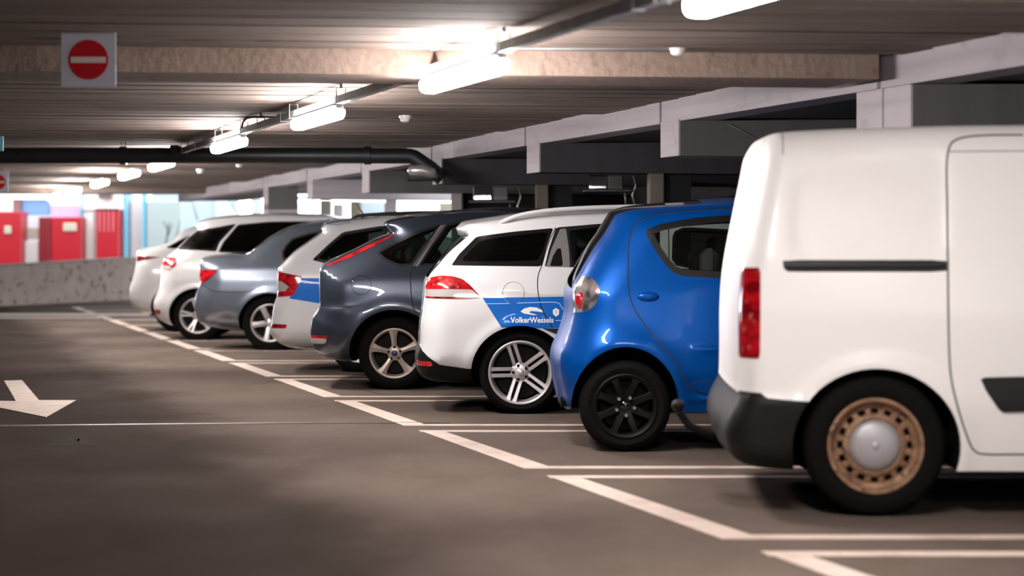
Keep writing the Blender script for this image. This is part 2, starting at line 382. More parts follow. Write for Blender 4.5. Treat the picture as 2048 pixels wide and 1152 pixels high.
# ================================================================ LAMP RAIL
galv = mat('galvanised_steel', (.42, .46, .48), .5, .35, noise=((8, 8, 8), .4, .7, (.33, .37, .39)))
AR, HR = 3.05, .985
def rp(Y, dz=0, da=0): return Vector((row(AR + da, Y), Y, CAMH + HR + dz))
rd = Vector((-KROW, 1, 0)).normalized()
rail = empty('lamp_rail', rp(8)); tag(rail, 'long grey galvanised lamp rail hung from the ceiling above the bay fronts', 'rail')
def rpart(m, name, mt, **k):
    o = m.build(name, mt, rail, **k); o.matrix_parent_inverse = Matrix.Translation(-Vector(rail.location)); return o
def trunk(m, Ya, Yb, w=.024, z0=-.026, z1=.024):
    n = Vector((rd.y, -rd.x, 0)) * w
    a, b = rp(Ya), rp(Yb)
    vs = []
    for p in (a, b):
        for s, z in ((-1, z0), (1, z0), (1, z1), (-1, z1)): vs.append(p + n * s + Vector((0, 0, z)))
    m.add(vs, [(0, 1, 2, 3), (7, 6, 5, 4), (0, 4, 5, 1), (1, 5, 6, 2), (2, 6, 7, 3), (3, 7, 4, 0)])
spl = [-9, -5.6, -2.2, 1.2, 4.6, 8.0, 11.4, 14.8, 19.75]
for a, b in zip(spl[:-1], spl[1:]):
    m = MB(); trunk(m, a + .004, b - .004); rpart(m, 'rail_length', galv)
for y in spl[5:-1]:
    m = MB(); trunk(m, y - .07, y + .07, .028, -.030, .028); rpart(m, 'rail_coupler', galv)
for Y in (7.7, 9.62, 11.2, 12.95, 14.4, 15.6, 16.3, 17.5, 18.6, 19.4):
    m = MB(); p = rp(Y); top = .108
    m.tube([p + Vector((0, 0, .075)), p + Vector((0, 0, top))], .004, 6)
    m.tube([p + Vector((0, 0, top - .035)), p + Vector((0, 0, top + .005))], .009, 8)
    n = Vector((rd.y, -rd.x, 0)) * .03
    m.tube([p - n + Vector((0, 0, -.03)), p - n + Vector((0, 0, .075)), p + n + Vector((0, 0, .075)), p + n + Vector((0, 0, -.03))], .004, 6)
    rpart(m, 'hanger', galv)
tube_e = mat('lit_diffuser', (.9, .88, .9), .5, emit=((1.0, .93, .91), LAMP_E))
housing = mat('lamp_housing', (.55, .55, .56), .4)
lamp_labels = {6.1: 'lit tube lamp cut by the top edge, above the white van',
 9.65: 'largest fully seen lit tube lamp on the rail, below the brown beam',
 13.0: 'middle sized lit tube lamp on the rail, next after the largest',
 16.35: 'lit tube lamp on the rail, last one before the black pipe',
 20.3: 'lit tube lamp just beyond the black pipe, in line with the rail',
 22.9: 'blurred bright lamp beyond the black pipe, second in line behind it',
 25.9: 'small far lit lamp beyond the black pipe, third in line behind it',
 29.3: 'last but one far lit lamp in line with the rail', 32.6: 'last and farthest lit lamp in line with the rail'}
lid = None
def rounded_lamp(p0, p1, name, lab, w=.058, h=.05, group='tube lamps in line on the ceiling rail'):
    c = (p0 + p1) / 2; L = (p1 - p0).length / 2; d = (p1 - p0).normalized(); n = Vector((d.y, -d.x, 0))
    root = empty(name, c); tag(root, lab, 'lamp', group)
    m = MB(); secs = 9; ns = 14; vs = []; fs = []
    prof = [(-1, .25), (-.985, .62), (-.95, .86), (-.88, 1), (0, 1), (.88, 1), (.95, .86), (.985, .62), (1, .25)]
    for t, s_ in prof:
        for j in range(ns):
            a = PI - .75 + (PI + 1.5) * j / (ns - 1)
            vs.append(d * (t * L) + n * (w * s_ * math.copysign(abs(math.cos(a)) ** .6, math.cos(a))) + Vector((0, 0, h * s_ * math.copysign(abs(math.sin(a)) ** .7, math.sin(a)) * (1 if math.sin(a) < 0 else .55) - .018)))
    for i in range(len(prof) - 1):
        for j in range(ns - 1): fs.append((i * ns + j, i * ns + j + 1, (i + 1) * ns + j + 1, (i + 1) * ns + j))
    fs += [tuple(range(ns)), tuple(range((len(prof) - 1) * ns, len(prof) * ns))]
    m.add(vs, fs); m.build('diffuser', tube_e, root, smooth=True)
    m = MB(); vs = []
    for t, s_ in ((-1, .6), (-.96, 1), (.96, 1), (1, .6)):
        for ss in (-1, 1):
            for z in (0.002, .022): vs.append(d * (t * L) + n * (w * .58 * s_ * ss) + Vector((0, 0, z)))
    fs = []
    for i in range(3):
        b = i * 4; fs += [(b, b + 4, b + 6, b + 2), (b + 1, b + 3, b + 7, b + 5), (b, b + 1, b + 5, b + 4), (b + 2, b + 6, b + 7, b + 3)]
    fs += [(0, 2, 3, 1), (12, 13, 15, 14)]
    m.add(vs, fs); m.build('housing', housing, root)
    m = MB(); m.box(-.012, .012, -.012, .012, .022, .03)
    m.build('clip', M['black_trim'], root)
    return root
LY = [-7.1, -3.75, -.4, 2.75, 6.1, 9.65, 13.0, 16.35, 20.3, 22.9, 25.9, 29.3, 32.6]
for Y in LY:
    rounded_lamp(rp(Y, -.055), rp(Y + 1.32, -.055), 'tube_lamp', lamp_labels.get(Y, 'lit tube lamp on the rail nearer than the photo shows'), .056, .052)
# the same kind of row over the next aisle side (lights seen small and far)
for (x0, x1, y, Y) in ((262, 335, 366, 33.5), (346, 374, 366, 33.5), (205, 226, 349, 30.5)):
    a = Vector(at(x0, y, Y)); b = Vector(at(x1, y, Y))
    rounded_lamp(a, b, 'strip_lamp', {262: 'long yellowish strip lamp far back above the shopfront opening', 346: 'short yellowish strip lamp far back, just right of the long strip', 205: 'small round looking lamp left of the blurred bright lamps'}[x0], .06, .035, 'far strip lamps')

# conduits and detectors
white_pl = mat('white_plastic', (.72, .70, .68), .35)
def detector(px, py, Y, lab, s=1.0):
    x, y, z = at(px, py, Y); root = empty('smoke_detector', (x, y, z)); tag(root, lab, 'detector', 'smoke detectors')
    for nm, prof in (('sensor_head', [(.001, -.03), (.02, -.03), (.034, -.022), (.038, -.006), (.042, .004)]), ('mounting_base', [(.046, .004), (.048, .008), (.048, .024), (.001, .024)])):
        m = MB(); m.lathe([(r * s, h * s) for r, h in prof], 24)
        m.v = [(a, c, b) for a, b, c in m.v]; m.build(nm, white_pl, root, smooth=True, sharp=40)
    return root
zt = CH - .03
detector(1355, 100, 10.7, 'white round smoke detector on the brown beam')
detector(810, 237, 15.6, 'white round smoke detector with a cable, over the estate car with roof rails')
detector(400, 342, 24.5, 'tiny white far detector left of the nearest strip lamps')
detector(478, 330, 24.5, 'tiny white far detector under the black pipe')
cab = mat('grey_cable', (.08, .08, .08), .5)
def cable(name, pts, lab, r=.008, mt=cab, cat='cable'):
    m = MB(); m.tube([Vector(p) for p in pts], r, 8); o = m.build(name, mt, None, smooth=True); tag(o, lab, cat); return o
cable('conduit', [at(862, 98, 10.72), at(900, 93, 10.70), at(1100, 96, 10.70), at(1340, 97, 10.70)], 'thin grey conduit running along the beam to the detector', .009, galv)
cable('cable', [at(484, 258, 15.7), at(485, 246, 15.7), at(492, 237, 15.7), at(505, 234, 15.7), at(560, 234, 15.7), at(700, 236, 15.7), at(760, 236.5, 15.7), at(800, 233, 15.62)], 'black cable looping from the rail to the second detector')
cable('cable', [at(1453, 246, 14.0), at(1530, 288, 14.0), at(1560, 300, 13.98)], 'thin dark wire slanting across the grey cross beam', .004)

# black drain pipe with elbow, clamps and bulkhead fitting
pvc = mat('black_pipe', (.012, .013, .016), .45)
pipe = empty('drain_pipe', at(300, 310, 19.6)); tag(pipe, 'thick black drain pipe crossing under the ceiling with an elbow at its end', 'pipe')
def ppart(m, name, mt, smooth=True):
    o = m.build(name, mt, pipe, smooth=smooth, sharp=40); o.matrix_parent_inverse = Matrix.Translation(-Vector(pipe.location)); return o
R_ = .0775
def pz(px, py, Y=19.6): return Vector(at(px, py, Y))
m = MB(); m.tube([pz(-1600, 311), pz(735, 311)], R_, 24); ppart(m, 'pipe_run', pvc)
m = MB(); m.tube([pz(732, 311.5), pz(742, 311.5)], R_ * 1.12, 24); ppart(m, 'pipe_collar', pvc)
pts = [pz(740, 312), pz(815, 312)] + [pz(815 + 32 * math.sin(t), 312 + 32 * (1 - math.cos(t))) for t in np.linspace(.2, .75, 5)] + [pz(862, 337), pz(885, 358)]
m = MB(); m.tube(pts, R_ * .96, 24); ppart(m, 'elbow', pvc)
for x in (247, 735):
    m = MB(); m.tube([pz(x, 311) + Vector((-.03, 0, 0)), pz(x, 311) + Vector((.03, 0, 0))], R_ * 1.16, 24); m.tube([pz(x - 4, 290), pz(x - 4, 282)], .006); m.tube([pz(x + 4, 290), pz(x + 4, 282)], .006); ppart(m, 'pipe_clamp', pvc)
m = MB(); m.box(*sum([[pz(345, 0).x, pz(362, 0).x], [19.45, 19.75]], []), pz(0, 309).z, pz(0, 292).z, .01)
tag(m.build('junction_box', M['black_trim']), 'black junction box at the far end of the lamp rail', 'junction box')
fx = empty('bulkhead_lamp', at(845, 345, 19.3)); tag(fx, 'unlit silver bulkhead lamp under the pipe elbow', 'lamp')
m = MB(); m.tube([Vector((-.14, 0, .0)), Vector((-.12, 0, .012)), Vector((0, 0, .02)), Vector((.1, 0, -.01)), Vector((.15, 0, -.05))], [.02, .05, .062, .05, .015], 16); m.build('cover', mat('bulkhead_silver', (.5, .48, .46), .3, .6), fx, smooth=True)
m = MB(); m.box(-.15, .16, -.05, .05, -.085, -.06, .01); m.build('base', M['black_trim'], fx)
# small far pipes and tray under the far ceiling
for (ya, r, x0, x1, Y, nm, lab) in ((372, .045, -200, 500, 35.5, 'service_pipe', 'lower dark service pipe along the far opening'), (363, .03, -200, 470, 34.5, 'service_pipe', 'upper thin dark service pipe along the far opening')):
    m = MB(); m.tube([Vector(at(x0, ya, Y)), Vector(at(x1, ya, Y)), Vector(at(x1 + 18, ya + 12, Y)), Vector(at(x1 + 20, ya + 24, Y))], r, 12)
    tag(m.build(nm, mat('dark_pipe', (.05, .045, .045), .5), None, smooth=True), lab, 'pipe', 'service pipes of the far opening')
m = MB(); m.box(-24, row(5.7, 33), 33.9, 34.15, CH - .10, CH + .05); cpart(m, 'far_beam', conc)

# emergency light units on the recessed wall
for (px, py, Y, lab) in ((1212, 364, 19.2, 'silver box fitting on a shelf in the recess above the white estate car'), (982, 386, 22.3, 'smaller silver box fitting in the recess above the grey hatchback')):
    s = Y / 4000; x, y, z = at(px, py, Y)
    u = empty('wall_fitting', (x, y, z)); tag(u, lab, 'fitting')
    m = MB(); m.box(-36 * s, 2 * s, -.05, .10, -15 * s, 14 * s, .012); m.build('lamp_box', M['chrome'], u)
    m = MB(); m.box(4 * s, 34 * s, -.04, .1, -15 * s, 13 * s, .01); m.build('driver_box', mat('dull_silver', (.22, .22, .22), .4, .5), u)
    m = MB(); m.box(-44 * s, 48 * s, -.06, .3, -19 * s, -16 * s); m.build('shelf', mat('shelf_grey', (.12, .12, .12), .5), u)
    m = MB()
    m.tube([(56 * s, 0, 12 * s), (60 * s, 0, -8 * s), (53 * s, 0, -26 * s), (58 * s, 0, -46 * s)], .012, 8); m.tube([(38 * s, 0, -22 * s), (40 * s, 0, -46 * s)], .01, 8)
    m.build('cable_drop', mat('bright_cable', (.3, .3, .28), .3, .4), u, smooth=True)

# no-entry signs
sign_grey = mat('sign_face', (.55, .58, .66), .5); sign_red = mat('sign_red', (.52, .004, .014), .45); sign_white = mat('sign_white', (.72, .66, .62), .5)
def noentry(px, py, Y, size, lab):
    x, y, z = at(px, py, Y); r = empty('no_entry_sign', (x, y, z)); tag(r, lab, 'sign')
    h = size / 2
    m = MB(); m.box(-h, h, 0, .006, -h, h); m.build('sign_board', sign_grey, r)
    m = MB(); m.lathe([(.001, -.004), (h * .735, -.004), (h * .735, .0)], 48); m.build('red_disc', sign_red, r)
    m = MB(); m.box(-h * .64, h * .64, -.007, -.004, -h * .115, h * .10, 0); m.build('white_bar', sign_white, r)
    for sx in (-.7, .7):
        m = MB(); m.tube([(h * sx, .008, h - .01), (h * sx, .008, CH - z)], .003, 6); m.build('hanger', galv, r)
noentry(177, 119.5, 10.0, .272, 'square no-entry sign hanging at the upper left')
noentry(-4, 364, 26, .27, 'far no-entry sign cut by the left edge of the photo')
m = MB(); x, y, z = at(-6, 287, 16); m.box(x - .05, x + .05, y, y + .02, z - .06, z + .06, .004)
tag(m.build('blue_sign', mat('pale_blue_sign', (.2, .5, .6), .5)), 'small pale blue sign edge at the left edge of the photo', 'sign')

# ================================================================ OUTSIDE BEYOND THE PARAPET
red = mat('red_panel', (.34, .005, .014), .4); red2 = mat('dark_red_panel', (.15, .003, .008), .4)
wh = mat('white_wall', (.8, .8, .78), .7); bluef = mat('blue_frame', (.10, .36, .52), .5)
YO = 56.0
def ob(name, px0, px1, py0, py1, Y, d, mt, parent, zmin=None):
    a = at(px0, py1, Y); b = at(px1, py0, Y); m = MB()
    m.box(a[0], b[0], Y, Y + d, max(0, a[2]) if zmin is None else zmin, b[2], .02)
    return m.build(name, mt, parent)
shop = empty('shopfront_building', at(150, 0, YO)[:2] + (0,)); tag(shop, 'overexposed white shopfront building with pale blue frames beyond the parapet', 'building')
def sob(*a, **k):
    o = ob(*a, shop, **k); o.matrix_parent_inverse = Matrix.Translation(-Vector(shop.location)); return o
sob('wall', -400, 300, 330, 620, YO + 1.2, .4, wh, zmin=0)
sob('wall_pier', 164, 188, 380, 620, YO + .2, .5, wh, zmin=0)
sob('wall_pier', 237, 250, 380, 620, YO + .2, .5, wh, zmin=0)
sob('fascia', 160, 250, 378, 420, YO + .1, .4, wh)
sob('frame_post', 161, 164, 378, 620, YO, .2, bluef, zmin=0)
sob('frame_post', 247, 252, 378, 620, YO, .2, bluef, zmin=0)
sob('frame_post', 284, 291, 378, 620, YO, .2, bluef, zmin=0)
sob('shop_panel', 252, 262, 385, 620, YO + .6, .2, mat('blue_grey_panel', (.22, .38, .48), .5), zmin=0)
sob('shop_panel', 262, 284, 400, 620, YO + .5, .2, mat('pale_pink_panel', (.62, .52, .52), .5), zmin=0)
sob('grey_panel', 293, 362, 402, 620, YO, .3, mat('grey_green_panel', (.30, .36, .36), .5), zmin=0)
sob('rear_wall', 290, 520, 330, 620, YO + 3, .4, mat('blue_grey_render', (.33, .40, .47), .7), zmin=0)
sob('rear_window', 430, 500, 395, 470, YO + 2.9, .1, mat('pale_blue_render', (.42, .50, .58), .5))
sob('clock_box', 196, 222, 379, 397, YO - .3, .3, mat('brown_box', (.12, .08, .08), .5))
sob('display', 25, 42, 398, 425, YO + .3, .2, mat('brown_poster', (.18, .10, .10), .5))
sob('display', 44, 98, 398, 430, YO + .4, .2, mat('blue_poster', (.16, .30, .72), .4))
sob('display', 100, 160, 410, 436, YO + .4, .2, mat('violet_poster', (.5, .38, .62), .4))
sob('lit_fascia', -60, 160, 375, 398, YO + .2, .3, mat('backlit_fascia', (.9, .9, .9), .5, emit=((1, 1, 1), 2.0)))
sob('counter', 43, 76, 482, 620, YO + .1, .4, wh, zmin=0)
sob('counter_top', 44, 74, 455, 478, YO + .3, .3, mat('beige_panel', (.45, .42, .36), .5))
def kiosk(x0, x1, y0, lab, dark=None, badge=None, stripes=False, Y=YO - .4):
    k = empty('red_kiosk', at((x0 + x1) / 2, 0, Y)[:2] + (0,)); tag(k, lab, 'kiosk', 'red kiosks beyond the parapet')
    def kp(*a, **kw):
        o = ob(*a, k, **kw); o.matrix_parent_inverse = Matrix.Translation(-Vector(k.location)); return o
    kp('cabinet', x0, x1, y0, 700, Y, .8, red, zmin=0)
    if dark: kp('side_panel', dark[0], dark[1], y0, 700, Y - .05, .5, red2, zmin=0)
    if badge: kp('badge', *badge, Y - .06, .06, mat('badge_grey', (.42, .38, .30), .4))
    if stripes:
        for i in range(4): kp('slat', x0 + 6 + i * 9, x0 + 8 + i * 9, y0 + 2, 465, Y - .04, .04, mat('slat_pink', (.7, .2, .25), .4))
        kp('lintel', x0 - 3, x1 + 2, y0 - 3, y0, Y - .04, .1, M['black_trim'])
kiosk(-120, 42, 423, 'red kiosk at the left edge with a round white badge', badge=(8, 22, 452, 468))
kiosk(101, 163, 434, 'wide red kiosk with a yellowish badge and a darker left side', dark=(77, 99), badge=(126, 153, 446, 463))
kiosk(192, 237, 420, 'narrow red kiosk with thin vertical slats, framed in white', stripes=True)
tw = MB()
for (a, b, r) in (((330, 500), (338, 445), .03), ((336, 470), (344, 448), .02), ((336, 460), (326, 442), .02), ((352, 480), (360, 440), .015), ((395, 440), (385, 405), .02), ((474, 425), (452, 395), .02), ((468, 412), (466, 395), .015)):
    tw.tube([Vector(at(*a, YO - 1)), Vector(at(*b, YO - 1))], [r, r * .5], 6)
tw.tube([Vector(at(335, 500, YO - 1)), Vector((at(335, 500, YO - 1)[0], YO - 1, 0))], .03, 6)
tag(tw.build('bare_shrub', M['black_trim']), 'thin bare branches outside in front of the grey panel', 'shrub')
m = MB(); x, y, z = at(491, 414, 50); m.lathe([(.001, -.1), (.16, -.08), (.2, 0), (.16, .08), (.001, .1)], 24)
for i, v in enumerate(m.v): m.v[i] = (x + v[0], y + v[1], z + v[2] * 1.1)
gl_ = tag(m.build('globe_lamp', mat('lit_globe', (.9, .9, .9), .5, emit=((1, 1, 1), 8))), 'glowing white globe lamp outside, left of the grey pier', 'lamp')
m = MB(); m.tube([(x, y, 0), (x, y, z - .18)], .04, 8); m.build('lamp_post', M['black_trim'], gl_)
m = MB(); m.box(-2.0, -1.0, 60, 60.5, 0, 2.6); m.box(-4.6, -3.6, 60, 60.5, 0, 2.9)
# ---- outside facade details at the right, seen under the cross beams
os_ = empty('outside_building', at(700, 0, 52)[:2] + (0,)); tag(os_, 'pale building with dark window strips beyond the open right side', 'building')
def osb(*a, **k):
    o = ob(*a, os_, **k); o.matrix_parent_inverse = Matrix.Translation(-Vector(os_.location)); return o
osb('post', 640, 662, 400, 640, 50, .3, mat('mid_grey_render', (.22, .20, .17), .7), zmin=0)
osb('post', 700, 722, 402, 640, 50, .3, mat('grey_post_render', (.16, .14, .11), .7), zmin=0)
osb('post', 768, 782, 404, 640, 50, .3, mat('brown_post_render', (.14, .10, .08), .7), zmin=0)
osb('transom', 590, 640, 393, 399, 50, .2, bluef)
osb('window_bar', 622, 626, 399, 440, 50, .2, bluef)
osb('low_wall', 878, 960, 405, 640, 45, .3, mat('low_wall_render', (.22, .19, .15), .7), zmin=0)
osb('pale_panel', 722, 768, 402, 640, 51, .3, mat('pale_blue_panel', (.45, .55, .62), .7), zmin=0)

#CARS#
# ================================================================ CARS
def cr(pts, step=.025):
    """Catmull-Rom resample of an open polyline"""
    P = np.array(pts, float)
    if len(P) < 3:
        n = max(2, int(np.hypot(*(P[1] - P[0])) / step) + 1); t = np.linspace(0, 1, n)[:, None]; return P[0] * (1 - t) + P[1] * t
    E = np.vstack([2 * P[0] - P[1], P, 2 * P[-1] - P[-2]]); out = []
    for i in range(1, len(E) - 2):
        p0, p1, p2, p3 = E[i - 1:i + 3]; L = np.hypot(*(p2 - p1)); n = max(1, int(round(L / step)))
        d1 = max(np.hypot(*(p1 - p0)), 1e-4) ** .5; d2 = max(L, 1e-4) ** .5; d3 = max(np.hypot(*(p3 - p2)), 1e-4) ** .5
        m1 = (p2 - p1) + d2 * ((p1 - p0) / d1 ** 1 / d1 - (p2 - p0) / (d1 + d2) / 1) * 0 ; m2 = 0
        # centripetal tangents
        t1 = (p1 - p0) / d1 - (p2 - p0) / (d1 + d2) + (p2 - p1) / d2
        t2 = (p2 - p1) / d2 - (p3 - p1) / (d2 + d3) + (p3 - p2) / d3
        t1 *= d2; t2 *= d2
        for k in range(n):
            t = k / n; out.append((2 * t**3 - 3 * t**2 + 1) * p1 + (t**3 - 2 * t**2 + t) * t1 + (-2 * t**3 + 3 * t**2) * p2 + (t**3 - t**2) * t2)
    out.append(P[-1]); return np.array(out)
def chaikin(pts, n=2, q=.25):
    P = np.array(pts, float)
    for _ in range(n):
        N = np.roll(P, -1, 0); P = np.stack([P * (1 - q) + N * q, P * q + N * (1 - q)], 1).reshape(-1, 2)
    return P
def densify(P, step=.03, closed=True):
    out = []; n = len(P)
    for i in range(n if closed else n - 1):
        a = P[i]; b = P[(i + 1) % n]; k = max(1, int(np.hypot(*(b - a)) / step))
        for j in range(k): out.append(a + (b - a) * j / k)
    if not closed: out.append(P[-1])
    return np.array(out)
def inpoly(Q, P):
    x, y = Q[:, 0][:, None], Q[:, 1][:, None]; a = P; b = np.roll(P, -1, 0)
    ax, ay, bx, by = a[:, 0], a[:, 1], b[:, 0], b[:, 1]
    c = ((ay > y) != (by > y)); dy = np.where(by - ay == 0, 1e-12, by - ay)
    return (np.sum(c & (x < (bx - ax) * (y - ay) / dy + ax), 1) % 2).astype(bool)
def pdist(Q, P, closed=False):
    A = P if closed else P[:-1]; B = np.roll(P, -1, 0) if closed else P[1:]
    d = B - A; L = np.maximum((d ** 2).sum(1), 1e-12); best = np.full(len(Q), 1e9)
    for i in range(0, len(Q), 4000):
        q = Q[i:i + 4000]; t = np.clip(((q[:, None, :] - A[None]) * d[None]).sum(2) / L, 0, 1)
        r = q[:, None, :] - A[None] - t[..., None] * d[None]; best[i:i + 4000] = np.sqrt((r ** 2).sum(2).min(1))
    return best
def inset(P, d):
    P = np.array(P); A = np.roll(P, 1, 0); B = np.roll(P, -1, 0); t = B - A; t /= np.maximum(np.hypot(t[:, 0], t[:, 1])[:, None], 1e-9)
    area = np.sum(P[:, 0] * B[:, 1] - B[:, 0] * P[:, 1]); s = 1 if area > 0 else -1
    return P + s * d * np.stack([-t[:, 1], t[:, 0]], 1)
def strip(pts, w):
    P = cr(pts, .03); t = np.gradient(P, axis=0); t /= np.maximum(np.hypot(t[:, 0], t[:, 1])[:, None], 1e-9); n = np.stack([-t[:, 1], t[:, 0]], 1)
    return np.vstack([P + n * w / 2, (P - n * w / 2)[::-1]])
def circ(c, r, n=28, rz=None):
    a = np.linspace(0, 2 * PI, n, endpoint=False); return np.stack([c[0] + r * np.cos(a), c[1] + (rz or r) * np.sin(a)], 1)

WHEELS = {}
def wheel_parts(kind, R, rr, w, rimmat):
    """tyre, rim, hub and bolts of one wheel, outer face towards -y; parts are shared by the four wheels"""
    key = (kind, R, rr)
    if key in WHEELS: return WHEELS[key]
    h = w / 2; out = []
    m = MB(); m.lathe([(rr - .012, h - .02), (rr, h - .005), (rr + (R - rr) * .45, h), (R - .022, h - .012), (R - .004, h - .04), (R, h - .06), (R, -h + .06), (R - .004, -h + .04), (R - .022, -h + .012), (R - .03, -h + .010), (rr + (R - rr) * .45, -h), (rr + .012, -h + .006), (rr + .008, -h + .009), (rr - .002, -h + .012), (rr - .012, -h + .02)], 64)
    # tread grooves
    out.append(('wheel', m.build('wheel', M['tyre'], None, smooth=True, sharp=45)))
    m = MB()
    lip = .016
    m.lathe([(rr + .002, -h + .014), (rr + .001, -h + .006), (rr - .006, -h + .003), (rr - lip, -h + .008), (rr - lip - .004, -h + .03), (rr - .03, -h + .07), (rr - .034, h - .03)], 64)
    def spoke(ang, st, y1=.035, off=0, ridge=0.0, bev=.72):
        """st = (radius, half width, front y) stations"""
        ca, sa = math.cos(ang), math.sin(ang); vs = []
        for r, hw, y in st:
            for (u, yy) in ((-hw, y + y1), (-hw, y + .008), (-hw * bev, y), (0, y - ridge), (hw * bev, y), (hw, y + .008), (hw, y + y1)):
                a = u + off; vs.append((r * ca - a * sa, yy, r * sa + a * ca))
        fs = []; k = 7
        for i in range(len(st) - 1):
            for j in range(k - 1): fs.append((i * k + j, i * k + j + 1, (i + 1) * k + j + 1, (i + 1) * k + j))
        fs.append(tuple(range(k))); m.add(vs, fs)
    f = -h
    if kind == 'steel':
        m.lathe([(rr - .02, -h + .03), (rr - .03, -h + .045), (rr - .042, -h + .05)], 64)
        ro, ri = rr - .042, rr - .072
        m.lathe([(ro, -h + .05), (ro - .004, -h + .047), (ro - .006, -h + .052)], 64)
        nn = 16
        for i in range(nn):
            a0 = 2 * PI * (i + .18) / nn; a1 = 2 * PI * (i + .82) / nn - 2 * PI * .0 / nn
            a0, a1 = a0 + (a1 - a0) * .25, a1 - (a1 - a0) * .25
            vs = []; K = 3
            for r, y in ((ri - .002, -h + .040), ((ro + ri) / 2, -h + .042), (ro, -h + .050)):
                for a in (a0 - .045, a0, (a0 + a1) / 2, a1, a1 + .045):
                    e = .010 if a in (a0 - .045, a1 + .045) else 0
                    vs.append((r * math.cos(a), y + e, r * math.sin(a)))
            m.add(vs, [(i2 * 5 + j, i2 * 5 + j + 1, (i2 + 1) * 5 + j + 1, (i2 + 1) * 5 + j) for i2 in range(2) for j in range(4)])
        m.lathe([(ri + .002, -h + .045), (ri - .004, -h + .036), (ri - .018, -h + .033), (ri - .03, -h + .045), (.07, -h + .05)], 64)
        out.append(('rim', m.build('rim', rimmat, None, smooth=True, sharp=50)))
        m = MB(); m.lathe([(.001, -h + .008), (.04, -h + .009), (.085, -h + .015), (.104, -h + .024), (.113, -h + .036), (.115, -h + .046)], 48)
        m.lathe([(.001, -h + .0065), (.016, -h + .007), (.018, -h + .009)], 20)
        out.append(('hub_cap', m.build('hub_cap', M['cap_silver'], None, smooth=True, sharp=60)))
    else:
        if kind == 'twin':
            for i in range(5):
                a = PI + i * 2 * PI / 5
                for s in (-1, 1): spoke(a, [(.045, .013, f + .05), (.08, .0135, f + .038), (rr - .05, .0145, f + .022), (rr - .012, .019, f + .012)], off=s * .0235)
        elif kind == 'star':
            for i in range(5):
                a = math.radians(93) + i * 2 * PI / 5
                spoke(a, [(.03, .024, f + .055), (.06, .022, f + .045), (.11, .021, f + .03), (.16, .029, f + .018), (rr - .012, .044, f + .010)], bev=.35, ridge=.006)
        elif kind == 'five':
            for i in range(5):
                a = math.radians(126) + i * 2 * PI / 5
                spoke(a, [(.03, .035, f + .05), (.08, .034, f + .035), (.14, .031, f + .022), (rr - .012, .038, f + .012)], bev=.6)
        elif kind == 'vtwin':
            for i in range(5):
                a = math.radians(100) + i * 2 * PI / 5
                for s in (-1, 1): spoke(a + s * .13, [(.04, .013, f + .05), (.09, .013, f + .035), (rr - .012, .016, f + .012)])
        elif kind == 'cap8':
            for i in range(8):
                a = math.radians(22) + i * PI / 4
                spoke(a, [(.03, .024, f + .035), (.09, .024, f + .018), (.14, .020, f + .012), (rr - .01, .034, f + .012)], bev=.7)
            m.lathe([(rr - .03, f + .03), (rr - .022, f + .012), (rr - .012, f + .008)], 48)
        hubr = .062 if kind in ('star', 'five') else .072
        m.lathe([(.001, f + .04), (.03, f + .04), (hubr - .012, f + .045), (hubr, f + .055), (hubr, f + .09)], 40)
        out.append(('rim', m.build('rim', rimmat, None, smooth=True, sharp=38)))
        m = MB(); m.lathe([(.001, f + .022), (.018, f + .023), (.026, f + .028), (.028, f + .045)], 24)
        out.append(('hub_cap', m.build('hub_cap', mat('hub_badge', (.03, .04, .08), .3) if kind == 'star' else (M['gloss_black'] if kind == 'cap8' else rimmat), None, smooth=True, sharp=50)))
        m = MB(); a0 = {'twin': PI, 'cap8': math.radians(60), 'star': math.radians(93)}.get(kind, .3)
        out.append(('bolts', [(a0 + i * 2 * PI / 5) for i in range(5)], M['bolt'] if kind == 'cap8' else M['brake'], f + (.012 if kind == 'cap8' else .034), .052 if kind != 'cap8' else .055))
    m = MB(); m.lathe([(.02, f + .085), (rr - .045, f + .085), (rr - .045, f + .10), (.02, f + .10)], 40)
    out.append(('brake_disc', m.build('brake_disc', M['brake'], None, smooth=True, sharp=40)))
    m = MB(); m.lathe([(.001, f + .125), (rr - .034, f + .125)], 32)
    out.append(('rim_back', m.build('rim_back', M['dark'], None)))
    WHEELS[key] = out; return out
FIRST = {}
def put_wheel(parent, kind, R, rr, w, rimmat, loc, far, spin=0):
    parts = wheel_parts(kind, R, rr, w, rimmat); root = None; first = kind + str(R) not in FIRST; FIRST[kind + str(R)] = 1
    rot = Matrix.Translation(loc) @ (Matrix.Rotation(PI, 4, 'Z') if far else Matrix.Identity(4)) @ Matrix.Rotation(spin, 4, 'Y')
    for p in parts:
        if p[0] == 'bolts':
            _, angs, mt, y, r = p
            for a in angs:
                if 'bolt' not in FIRST:
                    m = MB(); m.lathe([(.001, -.006), (.008, -.006), (.0105, -.002), (.0105, .02)], 12); FIRST['bolt'] = m.build('wheel_bolt', M['bolt'], None, smooth=True, sharp=40); c = FIRST['bolt']; 
                    FIRST['boltme'] = {M['bolt'].name: c.data}
                else:
                    me = FIRST['boltme'].get(mt.name)
                    if me is None:
                        me = c0 = FIRST['bolt'].data.copy(); me.materials[0] = mt; FIRST['boltme'][mt.name] = me
                    c = bpy.data.objects.new('wheel_bolt', me); COL.objects.link(c)
                c.parent = root; c.location = (r * math.cos(a), y, r * math.sin(a))
            continue
        o = p[1] if first else p[1].copy()
        if not first: COL.objects.link(o)
        if root is None: root = o; o.parent = parent; o.matrix_local = rot
        else: o.parent = root; o.matrix_local = Matrix.Identity(4)
    return root

